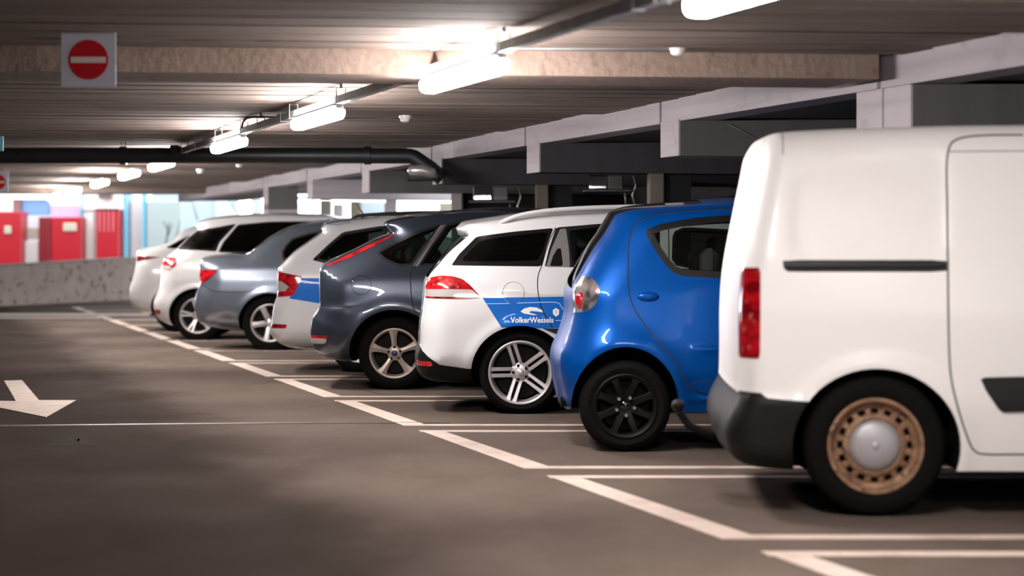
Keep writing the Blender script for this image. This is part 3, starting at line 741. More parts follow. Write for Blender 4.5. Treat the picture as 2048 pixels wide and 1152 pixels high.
class Car:
    def __init__(s, name, label, cat, wx, Ys, W, prof, yaw=0.0):
        """wx = rear wheel centre column in the frame, Ys = depth of the near tyre face"""
        s.W = W; s.yaw = yaw; s.Yc = Ys + W - .02
        X = (wx - CX) * Ys / F + math.tan(yaw) * 0
        c, sn = math.cos(yaw), math.sin(yaw)
        # wheel face local (0, -(W-.02)) sits at (X, Ys)
        s.org = Vector((X - sn * (W - .02), Ys + c * (W - .02), 0))
        s.root = empty(name, s.org, yaw); tag(s.root, label, cat)
        zs = np.arange(0, 2.2, .005); z0, w0 = zip(*prof); b = np.interp(zs, z0, [W - x for x in w0])
        k = np.exp(-.5 * (np.arange(-16, 17) / 5.0) ** 2); k /= k.sum(); b = np.convolve(np.pad(b, 16, 'edge'), k, 'valid')
        s.zs, s.bs = zs, b; s.cls = []; s.feats = []
    def b(s, z): return np.interp(z, s.zs, s.bs)
    def P(s, px, py, dep=0.0):
        """local (x, z) of a frame position seen on this car's near side surface"""
        c, sn = math.cos(-s.yaw), math.sin(-s.yaw); o = Vector((0, 0, CAMH)) - s.org; d = Vector(((px - CX) / F, 1, (YH - py) / F))
        ol = (o.x * c - o.y * sn, o.x * sn + o.y * c, o.z); dl = (d.x * c - d.y * sn, d.x * sn + d.y * c, d.z)
        y = -s.W
        for _ in range(4):
            t = (y - ol[1]) / dl[1]; x = ol[0] + dl[0] * t; z = ol[2] + dl[2] * t; y = -(float(s.b(z)) - dep)
        return (x, z)
    def L(s, pts, dep=0.0): return [s.P(*p, dep) if p[1] > 30 else p for p in pts]
    def w(s, Q):
        y = s.b(Q[:, 1]); acc = 0
        for poly, r, dl in s.cls:
            t = np.clip(pdist(Q, poly) / r, 0, 1); acc = acc + (dl * (1 - np.sqrt(np.maximum(0, 1 - (1 - t) ** 2)))) ** 2
        y = y - np.sqrt(acc)
        for f in s.feats: y = y + f(Q[:, 0], Q[:, 1])
        return y
    def outline(s, rear, roof, front, wb, R, arx, arz, sill, arx2=None, zc=None):
        """clockwise silhouette: rear bumper bottom -> rear -> roof -> front -> front bottom -> arches and sill"""
        zc = zc or R
        def arc(cx, zl, zr, n=34):
            al = math.asin(max(-1, min(.99, (zl - zc) / arz))); ar = math.asin(max(-1, min(.99, (zr - zc) / arz)))
            a = np.linspace(ar, PI - al, n); return np.stack([cx + arx * np.cos(a), zc + arz * np.sin(a)], 1)   # right to left
        rear = cr(rear); roof = cr(roof); front = cr(front)
        fa = arc(wb, sill, front[-1][1]); ra = arc(0, rear[0][1], sill)
        rear[0] = ra[-1]
        s.rear, s.roof, s.front = rear, roof, front; s.arcs = (ra, fa)
        sl = densify(np.array([fa[-1], ra[0]]), .03, False)
        pts = np.vstack([rear, roof[1:], front[1:], densify(np.array([front[-1], fa[0]]), .03, False)[1:-1], fa, sl[1:-1], ra[:-1]])
        keep = [0]
        for i in range(1, len(pts)):
            if np.hypot(*(pts[i] - pts[keep[-1]])) > .004: keep.append(i)
        s.out = pts[keep]; s.ncov = None
        s.silhouette_end = len(rear) + len(roof) - 1 + len(front) - 1
        # part of the outline that the cross strip covers
        e = front[-1]; s.icov = int(np.argmin(np.hypot(*(s.out - e).T)))
    def build(s, paint, regions, cover_regions=(), bulge=.03, grid=.03, inner=True):
        """regions: (name, polygon, material, recess, in_body). later entries win"""
        out = s.out; cons = []; edges = []; pts = []
        def loop(P):
            n = len(pts); pts.extend(P.tolist()); edges.extend([(n + i, n + (i + 1) % len(P)) for i in range(len(P))])
        loop(out)
        regs = []
        for r in regions:
            P = densify(np.array(r[1], float), .03); regs.append((r[0], P, *r[2:])); loop(P)
        x0, z0 = out.min(0); x1, z1 = out.max(0)
        gx, gz = np.meshgrid(np.arange(x0, x1, grid), np.arange(z0, z1, grid * .9)); gx[::2] += grid / 2
        G = np.stack([gx.ravel(), gz.ravel()], 1)
        t = np.roll(out, -1, 0) - np.roll(out, 1, 0); t /= np.maximum(np.hypot(t[:, 0], t[:, 1])[:, None], 1e-9); nin = np.stack([t[:, 1], -t[:, 0]], 1)
        rings = [out + nin * d for d in (.004, .011, .022, .038)]
        dG = pdist(G, out, True); G = G[(dG > .04) & inpoly(G, out)]
        for i, Rg in enumerate(rings):
            d = (.004, .011, .022, .038)[i]; dd = pdist(Rg, out, True); Rg = Rg[(dd > d * .8) & inpoly(Rg, out)]; G = np.vstack([G, Rg])
        allseg = np.array(pts)
        if regs:
            dd = np.min(np.stack([pdist(G, P, True) for _, P, *_ in regs]), 0); G = G[dd > .007]
        v, e, f, *_ = geometry.delaunay_2d_cdt([Vector(p) for p in pts] + [Vector(p) for p in G.tolist()], edges, [], 0, 1e-5)
        V = np.array([tuple(p) for p in v]); Fc = np.array([tuple(q) for q in f if len(q) == 3]); cen = V[Fc].mean(1)
        ok = inpoly(cen, out); Fc = Fc[ok]; cen = cen[ok]
        who = np.full(len(Fc), -1)
        for i, (nm, P, *_) in enumerate(regs): who[inpoly(cen, P)] = i
        # orientation: make triangles counter-clockwise in (x, z)
        a, b_, c_ = V[Fc[:, 0]], V[Fc[:, 1]], V[Fc[:, 2]]; ar = (b_[:, 0] - a[:, 0]) * (c_[:, 1] - a[:, 1]) - (c_[:, 0] - a[:, 0]) * (b_[:, 1] - a[:, 1])
        Fc[ar < 0] = Fc[ar < 0][:, ::-1]
        Y = s.w(V)
        # normals by central differences, nudged inwards next to the outline
        acc = np.zeros_like(V); cnt = np.zeros(len(V))
        for k in range(3): np.add.at(acc, Fc[:, k], cen); np.add.at(cnt, Fc[:, k], 1)
        dirn = acc / np.maximum(cnt, 1)[:, None] - V; dirn /= np.maximum(np.hypot(dirn[:, 0], dirn[:, 1])[:, None], 1e-9)
        near = pdist(V, out, True) < .003; Q = V + np.where(near[:, None], dirn * .003, 0); h = .0015
        dx = (s.w(Q + [h, 0]) - s.w(Q - [h, 0])) / (2 * h); dz = (s.w(Q + [0, h]) - s.w(Q - [0, h])) / (2 * h)
        N = np.stack([-dx, np.ones(len(V)), -dz], 1); N /= np.linalg.norm(N, axis=1)[:, None]
        mats = [paint, M['dark']]; bv, bf, bm_, bn = [], [], [], []
        def emit(tri, rec, side, mi, into):
            vv, ff, mm, nn = into; u, inv = np.unique(tri, return_inverse=True); inv = inv.reshape(tri.shape); n0 = len(vv)
            for i in u: vv.append((V[i, 0], side * (Y[i] - rec), V[i, 1])); nn.append((N[i, 0], side * N[i, 1], N[i, 2]))
            ff.extend([(n0 + a, n0 + b, n0 + c) if side < 0 else (n0 + c, n0 + b, n0 + a) for a, b, c in inv]); mm.extend([mi] * len(tri))
        body = (bv, bf, bm_, bn)
        for side in (-1, 1):
            emit(Fc[who == -1], 0, side, 0, body)
            if inner: 
                n_ = len(bv); emit(Fc[who == -1][:, ::-1], .022, side, 1, body)
                for i in range(n_, len(bn)): bn[i] = tuple(-x for x in bn[i])
            for i, (nm, P, mt, rec, inb) in enumerate(regs):
                tri = Fc[who == i]
                if not len(tri): continue
                if inb:
                    if mt not in mats: mats.append(mt)
                    emit(tri, rec, side, mats.index(mt), body)
                else:
                    one = ([], [], [], []); emit(tri, rec, side, 0, one)
                    if rec < 0 or nm in ('tail_light', 'bumper'):     # returns around proud parts
                        pass
                    o = mesh_obj(nm, one[0], one[1], mt, s.root, None, one[3])
                    if side == 1 and nm not in ('side_window', 'quarter_window', 'door_window'): pass
        # cross strip over rear, roof, front
        n = s.icov + 1; S = out[:n]; wy = s.w(S); K = 14
        tt = np.gradient(S, axis=0); tt /= np.maximum(np.hypot(tt[:, 0], tt[:, 1])[:, None], 1e-9); no = np.stack([-tt[:, 1], tt[:, 0]], 1)
        for _ in range(2): no[1:-1] = (no[:-2] + no[1:-1] * 2 + no[2:]) / 4
        no /= np.hypot(no[:, 0], no[:, 1])[:, None]
        u = np.sin(np.linspace(-PI / 2, PI / 2, K)); 
        cv = []; cn = []
        for i in range(n):
            for k in range(K):
                q = bulge * (1 - u[k] ** 2); cv.append((S[i, 0] + no[i, 0] * q, u[k] * wy[i], S[i, 1] + no[i, 1] * q))
                ny = 2 * bulge * u[k] / max(wy[i], .1); L = math.sqrt(1 + ny * ny); cn.append((no[i, 0] / L, ny / L, no[i, 1] / L))
        groups = {}
        for i in range(n - 1):
            for k in range(K - 1):
                c = (S[i] + S[i + 1]) / 2; uu = abs(u[k] + u[k + 1]) / 2; reg = None
                for cr_ in cover_regions:
                    if cr_[1](c[0], c[1], uu): reg = cr_
                groups.setdefault(reg[0] if reg else None, [reg, []])[1].append((i * K + k, i * K + k + 1, (i + 1) * K + k + 1, (i + 1) * K + k))
        for key, (reg, fs) in groups.items():
            flat = sorted({i for q in fs for i in q}); mp = {j: i for i, j in enumerate(flat)}
            if key is None or reg[3]:
                mt = paint if key is None else reg[2]
                if mt not in mats: mats.append(mt)
                n0 = len(bv); bv += [cv[j] for j in flat]; bn += [cn[j] for j in flat]; bf += [tuple(n0 + mp[i] for i in q)[::-1] for q in fs]; bm_ += [mats.index(mt)] * len(fs)
                if inner:
                    n0 = len(bv); bv += [tuple(np.array(cv[j]) - np.array(cn[j]) * .02) for j in flat]; bn += [tuple(-np.array(cn[j])) for j in flat]
                    bf += [tuple(n0 + mp[i] for i in q) for q in fs]; bm_ += [1] * len(fs)
            else:
                mesh_obj(key, [cv[j] for j in flat], [tuple(mp[i] for i in q)[::-1] for q in fs], reg[2], s.root, None, [cn[j] for j in flat])
        s.body = mesh_obj('body', bv, bf, mats, s.root, bm_, bn)
        # wheel arch liners and floor pan
        for ra in s.arcs:
            yy = s.w(ra)
            for side in (-1, 1):
                m = MB()
                vs = []; W2 = s.W - .30
                for i in range(len(ra)):
                    vs += [(ra[i, 0], side * yy[i], ra[i, 1]), (ra[i, 0], side * (yy[i] - .022), ra[i, 1]), (ra[i, 0], side * W2, ra[i, 1])]
                m.cur = 0; m.add(vs, [(i * 3, i * 3 + 1, i * 3 + 4, i * 3 + 3) for i in range(len(ra) - 1)])
                m.cur = 1; m.add(vs, [(i * 3 + 1, i * 3 + 2, i * 3 + 5, i * 3 + 4) for i in range(len(ra) - 1)])
                m.add([(p[0], side * W2, p[1]) for p in ra], [tuple(range(len(ra)))])
                m.build('wheel_arch', [paint if not getattr(s, 'arch_black', False) else M['black_trim'], M['dark']], s.root)
        zb = max(s.out[0][1], s.arcs[0][0][1]) + .01; xs0 = s.rear[0][0]; xr = s.rear[0][0] - .06; xf = s.front[:, 0].max() - .1
        m = MB(); Wf = s.W - .30
        m.box(xr, xf, -Wf, Wf, zb, zb + .05)
        for a, b2 in ((xr, s.arcs[0][-1][0]), (s.arcs[0][0][0], s.arcs[1][-1][0]), (s.arcs[1][0][0], xf)):
            e = .14 if a != xr else .24; m.box(a, b2, -s.W + e, -Wf, zb, zb + .04); m.box(a, b2, Wf, s.W - e, zb, zb + .04)
        m.build('underbody', M['dark'], s.root)
    def bar(s, name, pts, off, h, mt, sides=(-1, 1)):
        """rounded bar laid on the side surface"""
        P = cr(pts, .04); Y = s.w(P)
        for sd in sides:
            m = MB(); m.tube([(P[i, 0], sd * (Y[i] + off), P[i, 1]) for i in range(len(P))], [h * .6] + [h] * (len(P) - 2) + [h * .6], 10); m.build(name, mt, s.root, smooth=True)
    def rail3(s, name, px, yoff, r, mt, tail=()):
        c_, sn = math.cos(-s.yaw), math.sin(-s.yaw); o = Vector((0, 0, CAMH)) - s.org; pts = []
        for p in px:
            d = Vector(((p[0] - CX) / F, 1, (YH - p[1]) / F)); t = (-yoff - o.y) / d.y; pts.append((o.x + d.x * t, o.z + d.z * t))
        pts = cr(pts + list(tail), .05); n = len(pts)
        for sd in (-1, 1):
            m = MB(); m.tube([(p[0], sd * yoff, p[1]) for p in pts], [r * .5] + [r] * (n - 2) + [r * .5], 10)
            o2 = m.build(name, mt, s.root, smooth=True)
    def blob(s, name, c, rx, rz, ry, mt, sides=(-1,), n=3):
        y = float(s.w(np.array([c]))[0])
        for sd in sides:
            bm = bmesh.new(); bmesh.ops.create_icosphere(bm, subdivisions=n, radius=1)
            for v in bm.verts: v.co = Vector((c[0] + v.co.x * rx, sd * y + v.co.y * ry, c[1] + v.co.z * rz))
            me = bpy.data.meshes.new(name); bm.to_mesh(me); bm.free(); me.materials.append(mt); me.polygons.foreach_set('use_smooth', [True] * len(me.polygons))
            o = bpy.data.objects.new(name, me); COL.objects.link(o); o.parent = s.root
    def decal(s, name, poly, mt, off=.0025, sides=(-1,)):
        """flat print on the side: polygon triangulated and laid on the surface"""
        P = densify(np.array(poly, float), .04)
        v, e, f, *_ = geometry.delaunay_2d_cdt([Vector(p) for p in P], [], [list(range(len(P)))], 1, 1e-6)
        V = np.array([tuple(p) for p in v]); Y = s.w(V)
        for sd in sides: mesh_obj(name, [(V[i, 0], sd * (Y[i] + off), V[i, 1]) for i in range(len(V))], [tuple(q) for q in f], mt, s.root)
    def text(s, name, body, x0, z0, h, width, mt, off=.003):
        cu = bpy.data.curves.new(name, 'FONT'); cu.body = body; cu.size = 1; cu.offset = .022; cu.resolution_u = 3
        o = bpy.data.objects.new(name, cu); COL.objects.link(o); dg = bpy.context.evaluated_depsgraph_get()
        me = bpy.data.meshes.new_from_object(o.evaluated_get(dg)); bpy.data.objects.remove(o)
        V = np.array([tuple(v.co) for v in me.vertices]); mn, mx = V.min(0), V.max(0); k = width / (mx[0] - mn[0])
        Q = np.stack([x0 + (V[:, 0] - mn[0]) * k, z0 + V[:, 1] * h / .72], 1); Y = s.w(Q)
        fs = [tuple(p.vertices) for p in me.polygons]
        mesh_obj(name, [(Q[i, 0], -(Y[i] + off), Q[i, 1]) for i in range(len(Q))], fs, mt, s.root)
    def wheels(s, kind, R, rr, w, rimmat, wb, spin=0):
        for x in (0, wb):
            for far in (False, True):
                y = (s.W - .02 - w / 2) * (1 if far else -1)
                put_wheel(s.root, kind, R, rr, w, rimmat, (x, y, R), far, spin if not far else 0)
    def seats(s, xr, xf, z=.5):
        def seat(name, x, y, wd, h, par=None):
            m = MB(); m.box(x - .08, x + .06, y - wd, y + wd, z - .15, z + h, .05); m.box(x, x + .5, y - wd, y + wd, z - .2, z, .05); o = m.build(name, M['seat'], s.root); return o
        def head(x, y, zt, par):
            m = MB(); m.box(x - .05, x + .05, y - .12, y + .12, zt + .03, zt + .2, .04); m.tube([(x, y - .05, zt - .03), (x, y - .05, zt + .05)], .006, 6); m.tube([(x, y + .05, zt - .03), (x, y + .05, zt + .05)], .006, 6); m.build('headrest', M['seat'], par)
        r = seat('rear_seat', xr, 0, s.W - .25, .48)
        for y in (-.38, .38): head(xr - .02, y, z + .48, r)
        for y in (-.36, .36):
            f = seat('front_seat', xf, y, .24, .55); head(xf - .03, y, z + .55, f)

def std_front(wb, foh, zr, zh=.92, lean=0.0):
    roof = [(wb * .50, zr), (wb * .66, zr - .03), (wb * .76, zr - .09)]
    front = [(wb * .76, zr - .09), (wb * .90, zr - .27 - lean), (wb * 1.04, zh + .12), (wb * 1.08, zh + .06), (wb + .42, zh - .05), (wb + foh - .22, zh - .14), (wb + foh - .05, zh - .26), (wb + foh, .5), (wb + foh - .01, .34), (wb + foh - .07, .21), (wb + .45, .19)]
    return roof, front
def front_regions(c, wb, foh, zr, belt, rear_x, glassm, hl=True):
    """front door window, front door seams and headlight in metres, for the end the photograph hides"""
    xa = rear_x; w = chaikin([(xa, belt + .0), (xa + .02, zr - .13), (wb * .66, zr - .16), (wb * .80, zr - .24), (wb * .98, belt + .05), (wb * .96, belt)], 2, .12)
    r = [('window_trim', inset(w, -.02), M['black_trim'], .001, True), ('door_window', w, glassm, .006, False)]
    r += [('panel_gap', strip([(xa - .03, zr - .12), (xa - .035, belt), (xa - .03, .55), (xa - .02, .3)], .007), M['gap'], .006, True),
          ('panel_gap', strip([(wb * .99, belt + .02), (wb * 1.0, .7), (wb * .96, .45), (wb * .86, .3)], .007), M['gap'], .006, True)]
    zh = c.front[:, 1]
    r += [('headlight', chaikin([(wb + foh - .42, .74), (wb + foh - .2, .78), (wb + foh + .1, .66), (wb + foh + .1, .56), (wb + foh - .2, .60)], 1), M['clear_lens'], -.001, False)]
    return r
def win(c, px, q=.16, n=2, gl=None, trim=.022, trimmat=None, name='side_window', rec=.006):
    P = chaikin(c.L(px), n, q); return [('window_trim', P, trimmat or M['black_trim'], .001, True), (name, inset(P, trim), gl or M['glass'], rec, False)]
def gap(c, px, w=.008, rec=.006): return ('panel_gap', strip(c.L(px), w), M['gap'], rec, True)
def flare(rx, rz, zc, amp, wd, cx=0):
    def f(x, z):
        d = np.hypot((x - cx) / rx, (z - zc) / rz) * rx - rx - wd * .3; return amp * np.exp(-(d / wd) ** 2) * (z > zc - .25)
    return f

# ---------------------------------------------------------------- white delivery van
c = Car('panel_van', 'white delivery van with rusty steel wheels, nearest the camera at the right edge', 'van', 1752, 8.87, .90,
        [(0, .06), (.25, .02), (.5, 0), (.9, .01), (1.15, .03), (1.4, .075), (1.6, .12), (1.75, .16), (2.2, .22)], yaw=-.045)
rear = c.L([(1580, 944), (1523, 940), (1487, 930), (1462, 908), (1452, 872), (1457, 842), (1468, 818), (1479, 797), (1482, 745), (1482, 640), (1486, 560), (1494, 500), (1508, 420), (1524, 330), (1531, 290), (1540, 271)])
roofp = c.L([(1540, 271), (1552, 266), (1575, 263), (1685, 257), (1808, 253), (1930, 250), (2048, 249)], .05)
zr = roofp[-1][1]
roof = roofp + [(1.3, zr + .01), (1.75, zr - .02)]
front = [(1.75, zr - .02), (2.1, zr - .22), (2.55, 1.22), (2.75, 1.10), (3.15, 1.0), (3.42, .86), (3.55, .68), (3.62, .5), (3.6, .32), (3.5, .22), (3.2, .2)]
c.outline(rear, roof, front, 2.73, .316, .372, .352, c.P(1930, 942)[1], zc=.31)
c.cls = [(c.rear, .11, .13), (c.roof, .13, .10), (c.front, .5, .25)]
c.feats = [flare(.372, .352, .31, .010, .05), flare(.372, .352, .31, .010, .05, 2.73),
           lambda x, z: -.006 / (1 + np.exp(-(x - .02) * 60)) * 0]
# bumper stands proud
bz = c.P(1500, 788)[1]
c.feats.append(lambda x, z: .018 / (1 + np.exp(-(bz - .012 - z) * 220)) * (x < -.15))
blank = chaikin(c.L([(1586, 518), (1586, 400), (1595, 362), (1632, 338), (1715, 316), (1893, 303), (1893, 518)]), 1, .1)
blank_d = densify(blank, .06)
def blank_f(x, z):
    Q = np.stack([x, z], 1); d = np.full(len(Q), -.1); nb = (x > blank_d[:, 0].min() - .1) & (x < blank_d[:, 0].max() + .1) & (z > blank_d[:, 1].min() - .1)
    if nb.any(): q = Q[nb]; d[nb] = pdist(q, blank_d, True) * np.where(inpoly(q, blank_d), 1, -1)
    return -.012 / (1 + np.exp(-np.clip(d / .012, -20, 20)))
c.feats.append(blank_f)
regs = [('sliding_rail', chaikin(c.L([(1565, 520), (1895, 520), (1895, 544), (1576, 544), (1567, 537)]), 1, .1), M['black_trim'], .012, False)]
regs += [('panel_gap', strip(c.L([(2048, 269), (1975, 270), (1930, 274), (1905, 284), (1896, 305), (1895, 420), (1896, 560), (1898, 690), (1902, 754), (1912, 803), (1929, 860), (1945, 898), (1955, 906), (2048, 909), (2400, 909)]), .009), M['van_gap'], .006, True),
         ('seam_line', strip(c.L([(1897, 303), (2048, 302), (2400, 302)]), .006), M['soft_gap'], .004, True), ('seam_line', strip(c.L([(1568, 262), (1566, 310)]), .005), M['soft_gap'], .003, True)]
regs += [('door_moulding', chaikin([c.P(1960, 755), c.P(2048, 753), (1.85, c.P(2048, 753)[1]), (1.85, c.P(2048, 823)[1]), c.P(2048, 823), c.P(2001, 824), c.P(1972, 782)], 1, .12), M['black_trim'], -.012, False)]
regs += [('tail_light', chaikin(c.L([(1440, 538), (1470, 536), (1521, 535), (1520, 717), (1480, 716), (1440, 714)]), 1, .06), M['red_lens'], -.006, False)]
regs += [('bumper', np.array(c.L([(1400, 790), (1484, 784), (1522, 786), (1535, 796), (1570, 799), (1625, 803), (1640, 830), (1640, 980), (1400, 980)])), M['bumper_plastic'], -.004, False)]
regs += [('door_window', chaikin([(1.05, 1.2), (1.05, 1.6), (1.7, 1.6), (2.3, 1.24), (2.3, 1.2)], 2, .1), M['glass'], .006, False)]
regs += [('headlight', chaikin([(3.1, .82), (3.3, .9), (3.7, .76), (3.7, .62), (3.3, .68)], 1), M['clear_lens'], 0, False)]
c.build(M['van_white'], regs, [('rear_lamp_edge', lambda x, z, u: c.P(1480, 716)[1] < z < c.P(1480, 536)[1] and x < 0 and u > .93, M['red_lens'], False),
                            ('rear_bumper', lambda x, z, u: x < 1 and z < bz, M['bumper_plastic'], False),
                            ('windscreen', lambda x, z, u: x > 1.9 and z > 1.22 and u < .93, M['glass'], False)], bulge=.015)
c.wheels('steel', .316, .213, .205, M['rust'], 2.73)
c.bar('rail_track', c.L([(1572, 534), (1700, 533), (1890, 532)]), .0, .007, M['gap'], (-1,))
m = MB(); tb = c.P(1440, 905); m.tube([(tb[0] + .25, -.05, .30), (tb[0] + .05, -.05, .27), (tb[0] - .1, -.05, .33), (tb[0] - .15, -.05, .40)], .02, 10); m.build('tow_bar', M['brake'], c.root, smooth=True)
m = MB(); m.lathe([(.001, -.032), (.02, -.026), (.032, 0), (.02, .026), (.001, .032)], 16); m.v = [(x + tb[0] - .155, y - .05, z + .43) for x, y, z in m.v]; m.build('tow_ball', M['bumper_plastic'], c.root, smooth=True)
van = c

HATCH = [(0, .08), (.25, .03), (.45, .0), (.7, .0), (.85, .012), (.95, .035), (1.05, .085), (1.2, .15), (1.35, .22), (1.5, .28), (2.2, .4)]
# ---------------------------------------------------------------- blue city car
c = Car('blue_hatchback', 'small bright blue hatchback with black wheels, parked between the white van and the estate car', 'car', 1251, 11.74, .81,
        [(0, .10), (.25, .05), (.45, .0), (.62, .0), (.8, .03), (.95, .055), (1.1, .10), (1.25, .15), (1.4, .20), (1.6, .26), (2.2, .4)])
rear = c.L([(1143, 822), (1136, 818), (1129, 795), (1121, 752), (1119, 724), (1122, 708), (1133, 684), (1144, 650), (1149, 624), (1148, 596), (1152, 570), (1166, 545), (1180, 520), (1196, 494), (1215, 468), (1229, 444), (1237, 430)])
roof = c.L([(1237, 430), (1257, 423), (1315, 416), (1386, 410), (1440, 406), (1492, 404)], .04)
zr = roof[-1][1]; r2, front = std_front(2.34, .70, zr, .98)
c.outline(rear, roof + r2, front, 2.34, .271, .315, .352, c.P(1400, 824)[1], zc=.27)
c.cls = [(c.rear, .26, .21), (c.roof, .16, .15), (c.front, .6, .28)]
c.feats = [flare(.315, .352, .27, .022, .06), flare(.315, .352, .27, .022, .06, 2.34)]
def crease(pts, amp, s_):
    P = cr(pts, .04)
    def f(x, z):
        zz = np.interp(x, P[:, 0], P[:, 1]); on = (x > P[0, 0] - .0) * (x < P[-1, 0] + .0); e = np.clip((x - P[0, 0]) / .15, 0, 1) * np.clip((P[-1, 0] - x) / .15, 0, 1)
        return amp * np.exp(-((z - zz) / s_) ** 2) * e
    return f
c.feats += [crease(c.L([(1360, 800), (1450, 800), (1500, 800)]) + [(2.0, .32)], .012, .02), crease(c.L([(1376, 695), (1450, 697), (1500, 698)]) + [(2.0, .62)], .012, .012)]
regs = win(c, [(1288, 461), (1324, 447), (1386, 436), (1440, 431), (1492, 428), (1530, 427), (1530, 558), (1468, 558), (1367, 553), (1347, 546), (1328, 527), (1309, 499)], .15, 2, M['glass'], .04)
regs += [gap(c, [(1530, 413), (1440, 418), (1340, 424), (1290, 436), (1270, 452), (1260, 480), (1257, 520), (1257, 560), (1260, 592), (1273, 625), (1306, 670), (1343, 715), (1366, 751), (1392, 782), (1425, 791), (1500, 792)], .008)]
regs += [('tail_light', chaikin(c.L([(1110, 552), (1170, 552), (1188, 558), (1198, 572), (1199, 590), (1190, 612), (1172, 625), (1110, 630)]), 2, .2), M['pink_lens'], -.003, False)]
regs += front_regions(c, 2.34, .70, zr, .96, 1.12, M['glass'])
c.build(M['blue_paint'], regs, [('rear_window', lambda x, z, u: x < .5 and z > .95 and u < .9, M['dark_glass'], False), ('windscreen', lambda x, z, u: x > 1.8 and z > 1.04 and u < .92, M['glass'], False)], bulge=.04)
c.wheels('cap8', .271, .19, .165, M['black_wheel'], 2.34)
hp = c.P(1296, 593.5); c.blob('door_handle', hp, .066, .030, .022, M['blue_paint'])
lp = c.P(1163, 600); c.blob('lamp_bulb_cover', c.P(1162, 601), .03, .05, .02, M['red_lens'])
c.seats(.55, 1.35, .52)
blue = c

# ---------------------------------------------------------------- white estate with blue livery
c = Car('white_estate_car', 'white estate car with roof rails, blue company stripe and twin spoke wheels', 'car', 1040.8, 14.5, .865, HATCH)
rear = c.L([(933, 768), (900, 766), (863, 763), (840, 752), (832, 735), (832, 710), (837, 693), (838, 672), (840, 642), (843, 626), (845, 603), (847, 587), (850, 564), (858, 549), (871, 534), (898, 503), (925, 480), (936, 470), (921, 463), (917, 456), (925, 450)])
roof = c.L([(925, 450), (950, 446), (984, 441), (1040, 433), (1110, 427), (1200, 422), (1260, 420), (1310, 421)], .06)
zr = roof[-1][1] - .01; r2, front = std_front(2.6, .82, zr, .96)
c.outline(rear, roof + [(1.3, zr)] + r2[1:], front, 2.6, .301, .358, .342, c.P(1180, 768)[1], zc=.30)
c.cls = [(c.rear, .22, .19), (c.roof, .12, .11), (c.front, .6, .28)]
c.feats = [flare(.358, .342, .3, .014, .05), flare(.358, .342, .3, .014, .05, 2.6), crease(c.L([(985, 577), (1080, 583), (1180, 590)]) + [(2.4, .78)], .008, .03)]
regs = [('livery', np.array(c.L([(965, 595.5), (1150, 593)]) + [(2.0, c.P(1150, 593)[1]), (2.0, c.P(1146, 656)[1])] + c.L([(1146, 656), (1090, 657), (1003, 655)])), M['livery_blue'], 0, True)]
regs += [('window_band', chaikin(c.L([(902, 531), (918, 508), (953, 473), (1030, 463), (1107, 456), (1092, 497), (1083, 533), (990, 532)]), 1, .06), M['gloss_black'], .001, True),
         ('quarter_window', chaikin(c.L([(921, 522), (962, 481), (1030, 471), (1097, 464), (1084, 505), (1074, 521), (990, 523)]), 1, .1), M['dark_glass'], .005, False)]
regs += [('window_trim', chaikin(c.L([(1112, 455), (1218, 446), (1320, 441), (1320, 536), (1089, 534), (1098, 497)]), 1, .05), M['black_trim'], .001, True),
         ('pillar_cover', chaikin(c.L([(1120, 458), (1132, 457), (1138, 500), (1140, 534), (1092, 534), (1102, 500)]), 1, .05), mat('grey_pillar_trim', (.16, .155, .15), .5), -.001, True),
         ('vent_window', chaikin(c.L([(1115, 497), (1122, 497), (1126, 532), (1100, 532), (1106, 512)]), 1, .1), M['gloss_black'], .002, True),
         ('door_window', chaikin(c.L([(1138, 462), (1218, 451), (1318, 447), (1318, 531), (1146, 531), (1142, 500)]), 1, .06), M['glass'], .005, False)]
regs += [gap(c, [(1111, 455), (1094, 495), (1083, 533), (1077, 548), (1075, 568), (1077, 590), (1085, 620), (1105, 655)], .007)]
fc = c.P(1027, 585.6); ring = circ(fc, .082); regs += [('fuel_flap_gap', strip(circ(fc, .079).tolist() + [circ(fc, .079)[0].tolist()], .004), M['soft_gap'], .003, True)]
fl_low = c.P(0, 595)[1]
regs += [('tail_light', chaikin(c.L([(820, 592), (840, 566), (858, 555), (882, 551), (905, 552), (925, 558), (940, 570), (962, 594), (930, 597), (820, 596)]), 1, .15), M['red_lens'], -.006, False),
         ('tail_light_band', chaikin(c.L([(835, 579), (900, 578), (944, 579), (957, 592), (930, 594), (835, 593)]), 1, .1), M['clear_lens'], -.008, False)]
regs += [('bumper', np.array(c.L([(800, 690), (837, 693), (844, 703), (856, 714), (879, 730), (935, 738), (960, 738), (960, 790), (800, 790)])), M['bumper_plastic'], -.004, False),
         ('reflector', chaikin(c.L([(826, 722), (863, 724), (864, 733), (826, 733)]), 1, .1), M['red_lens'], -.008, False)]
regs += [('side_moulding', np.array(c.L([(1085, 657), (1190, 657), (1190, 671), (1120, 671)])), M['black_trim'], -.004, True)]
regs += front_regions(c, 2.6, .82, zr, c.P(1200, 534)[1], 1.12, M['glass'])
c.build(M['white_paint'], regs, [('rear_window', lambda x, z, u: x < .5 and .98 < z < 1.30 and u < .97, M['dark_glass'], False), ('rear_bumper', lambda x, z, u: x < .5 and z < c.P(837, 693)[1], M['bumper_plastic'], False),
                              ('windscreen', lambda x, z, u: x > 1.9 and z > 1.02 and u < .92, M['glass'], False)], bulge=.04)
c.wheels('twin', .301, .232, .195, M['alloy'], 2.6)
c.rail3('roof_rail', [(1001, 445), (1020, 437), (1040, 430.5), (1085, 422.5), (1152, 417), (1230, 414), (1300, 413)], .60, .017, M['pearl_white'], [(1.6, 1.50), (1.95, 1.44)])
x0, z0 = c.P(1021, 645); x1 = c.P(1107, 645)[0]
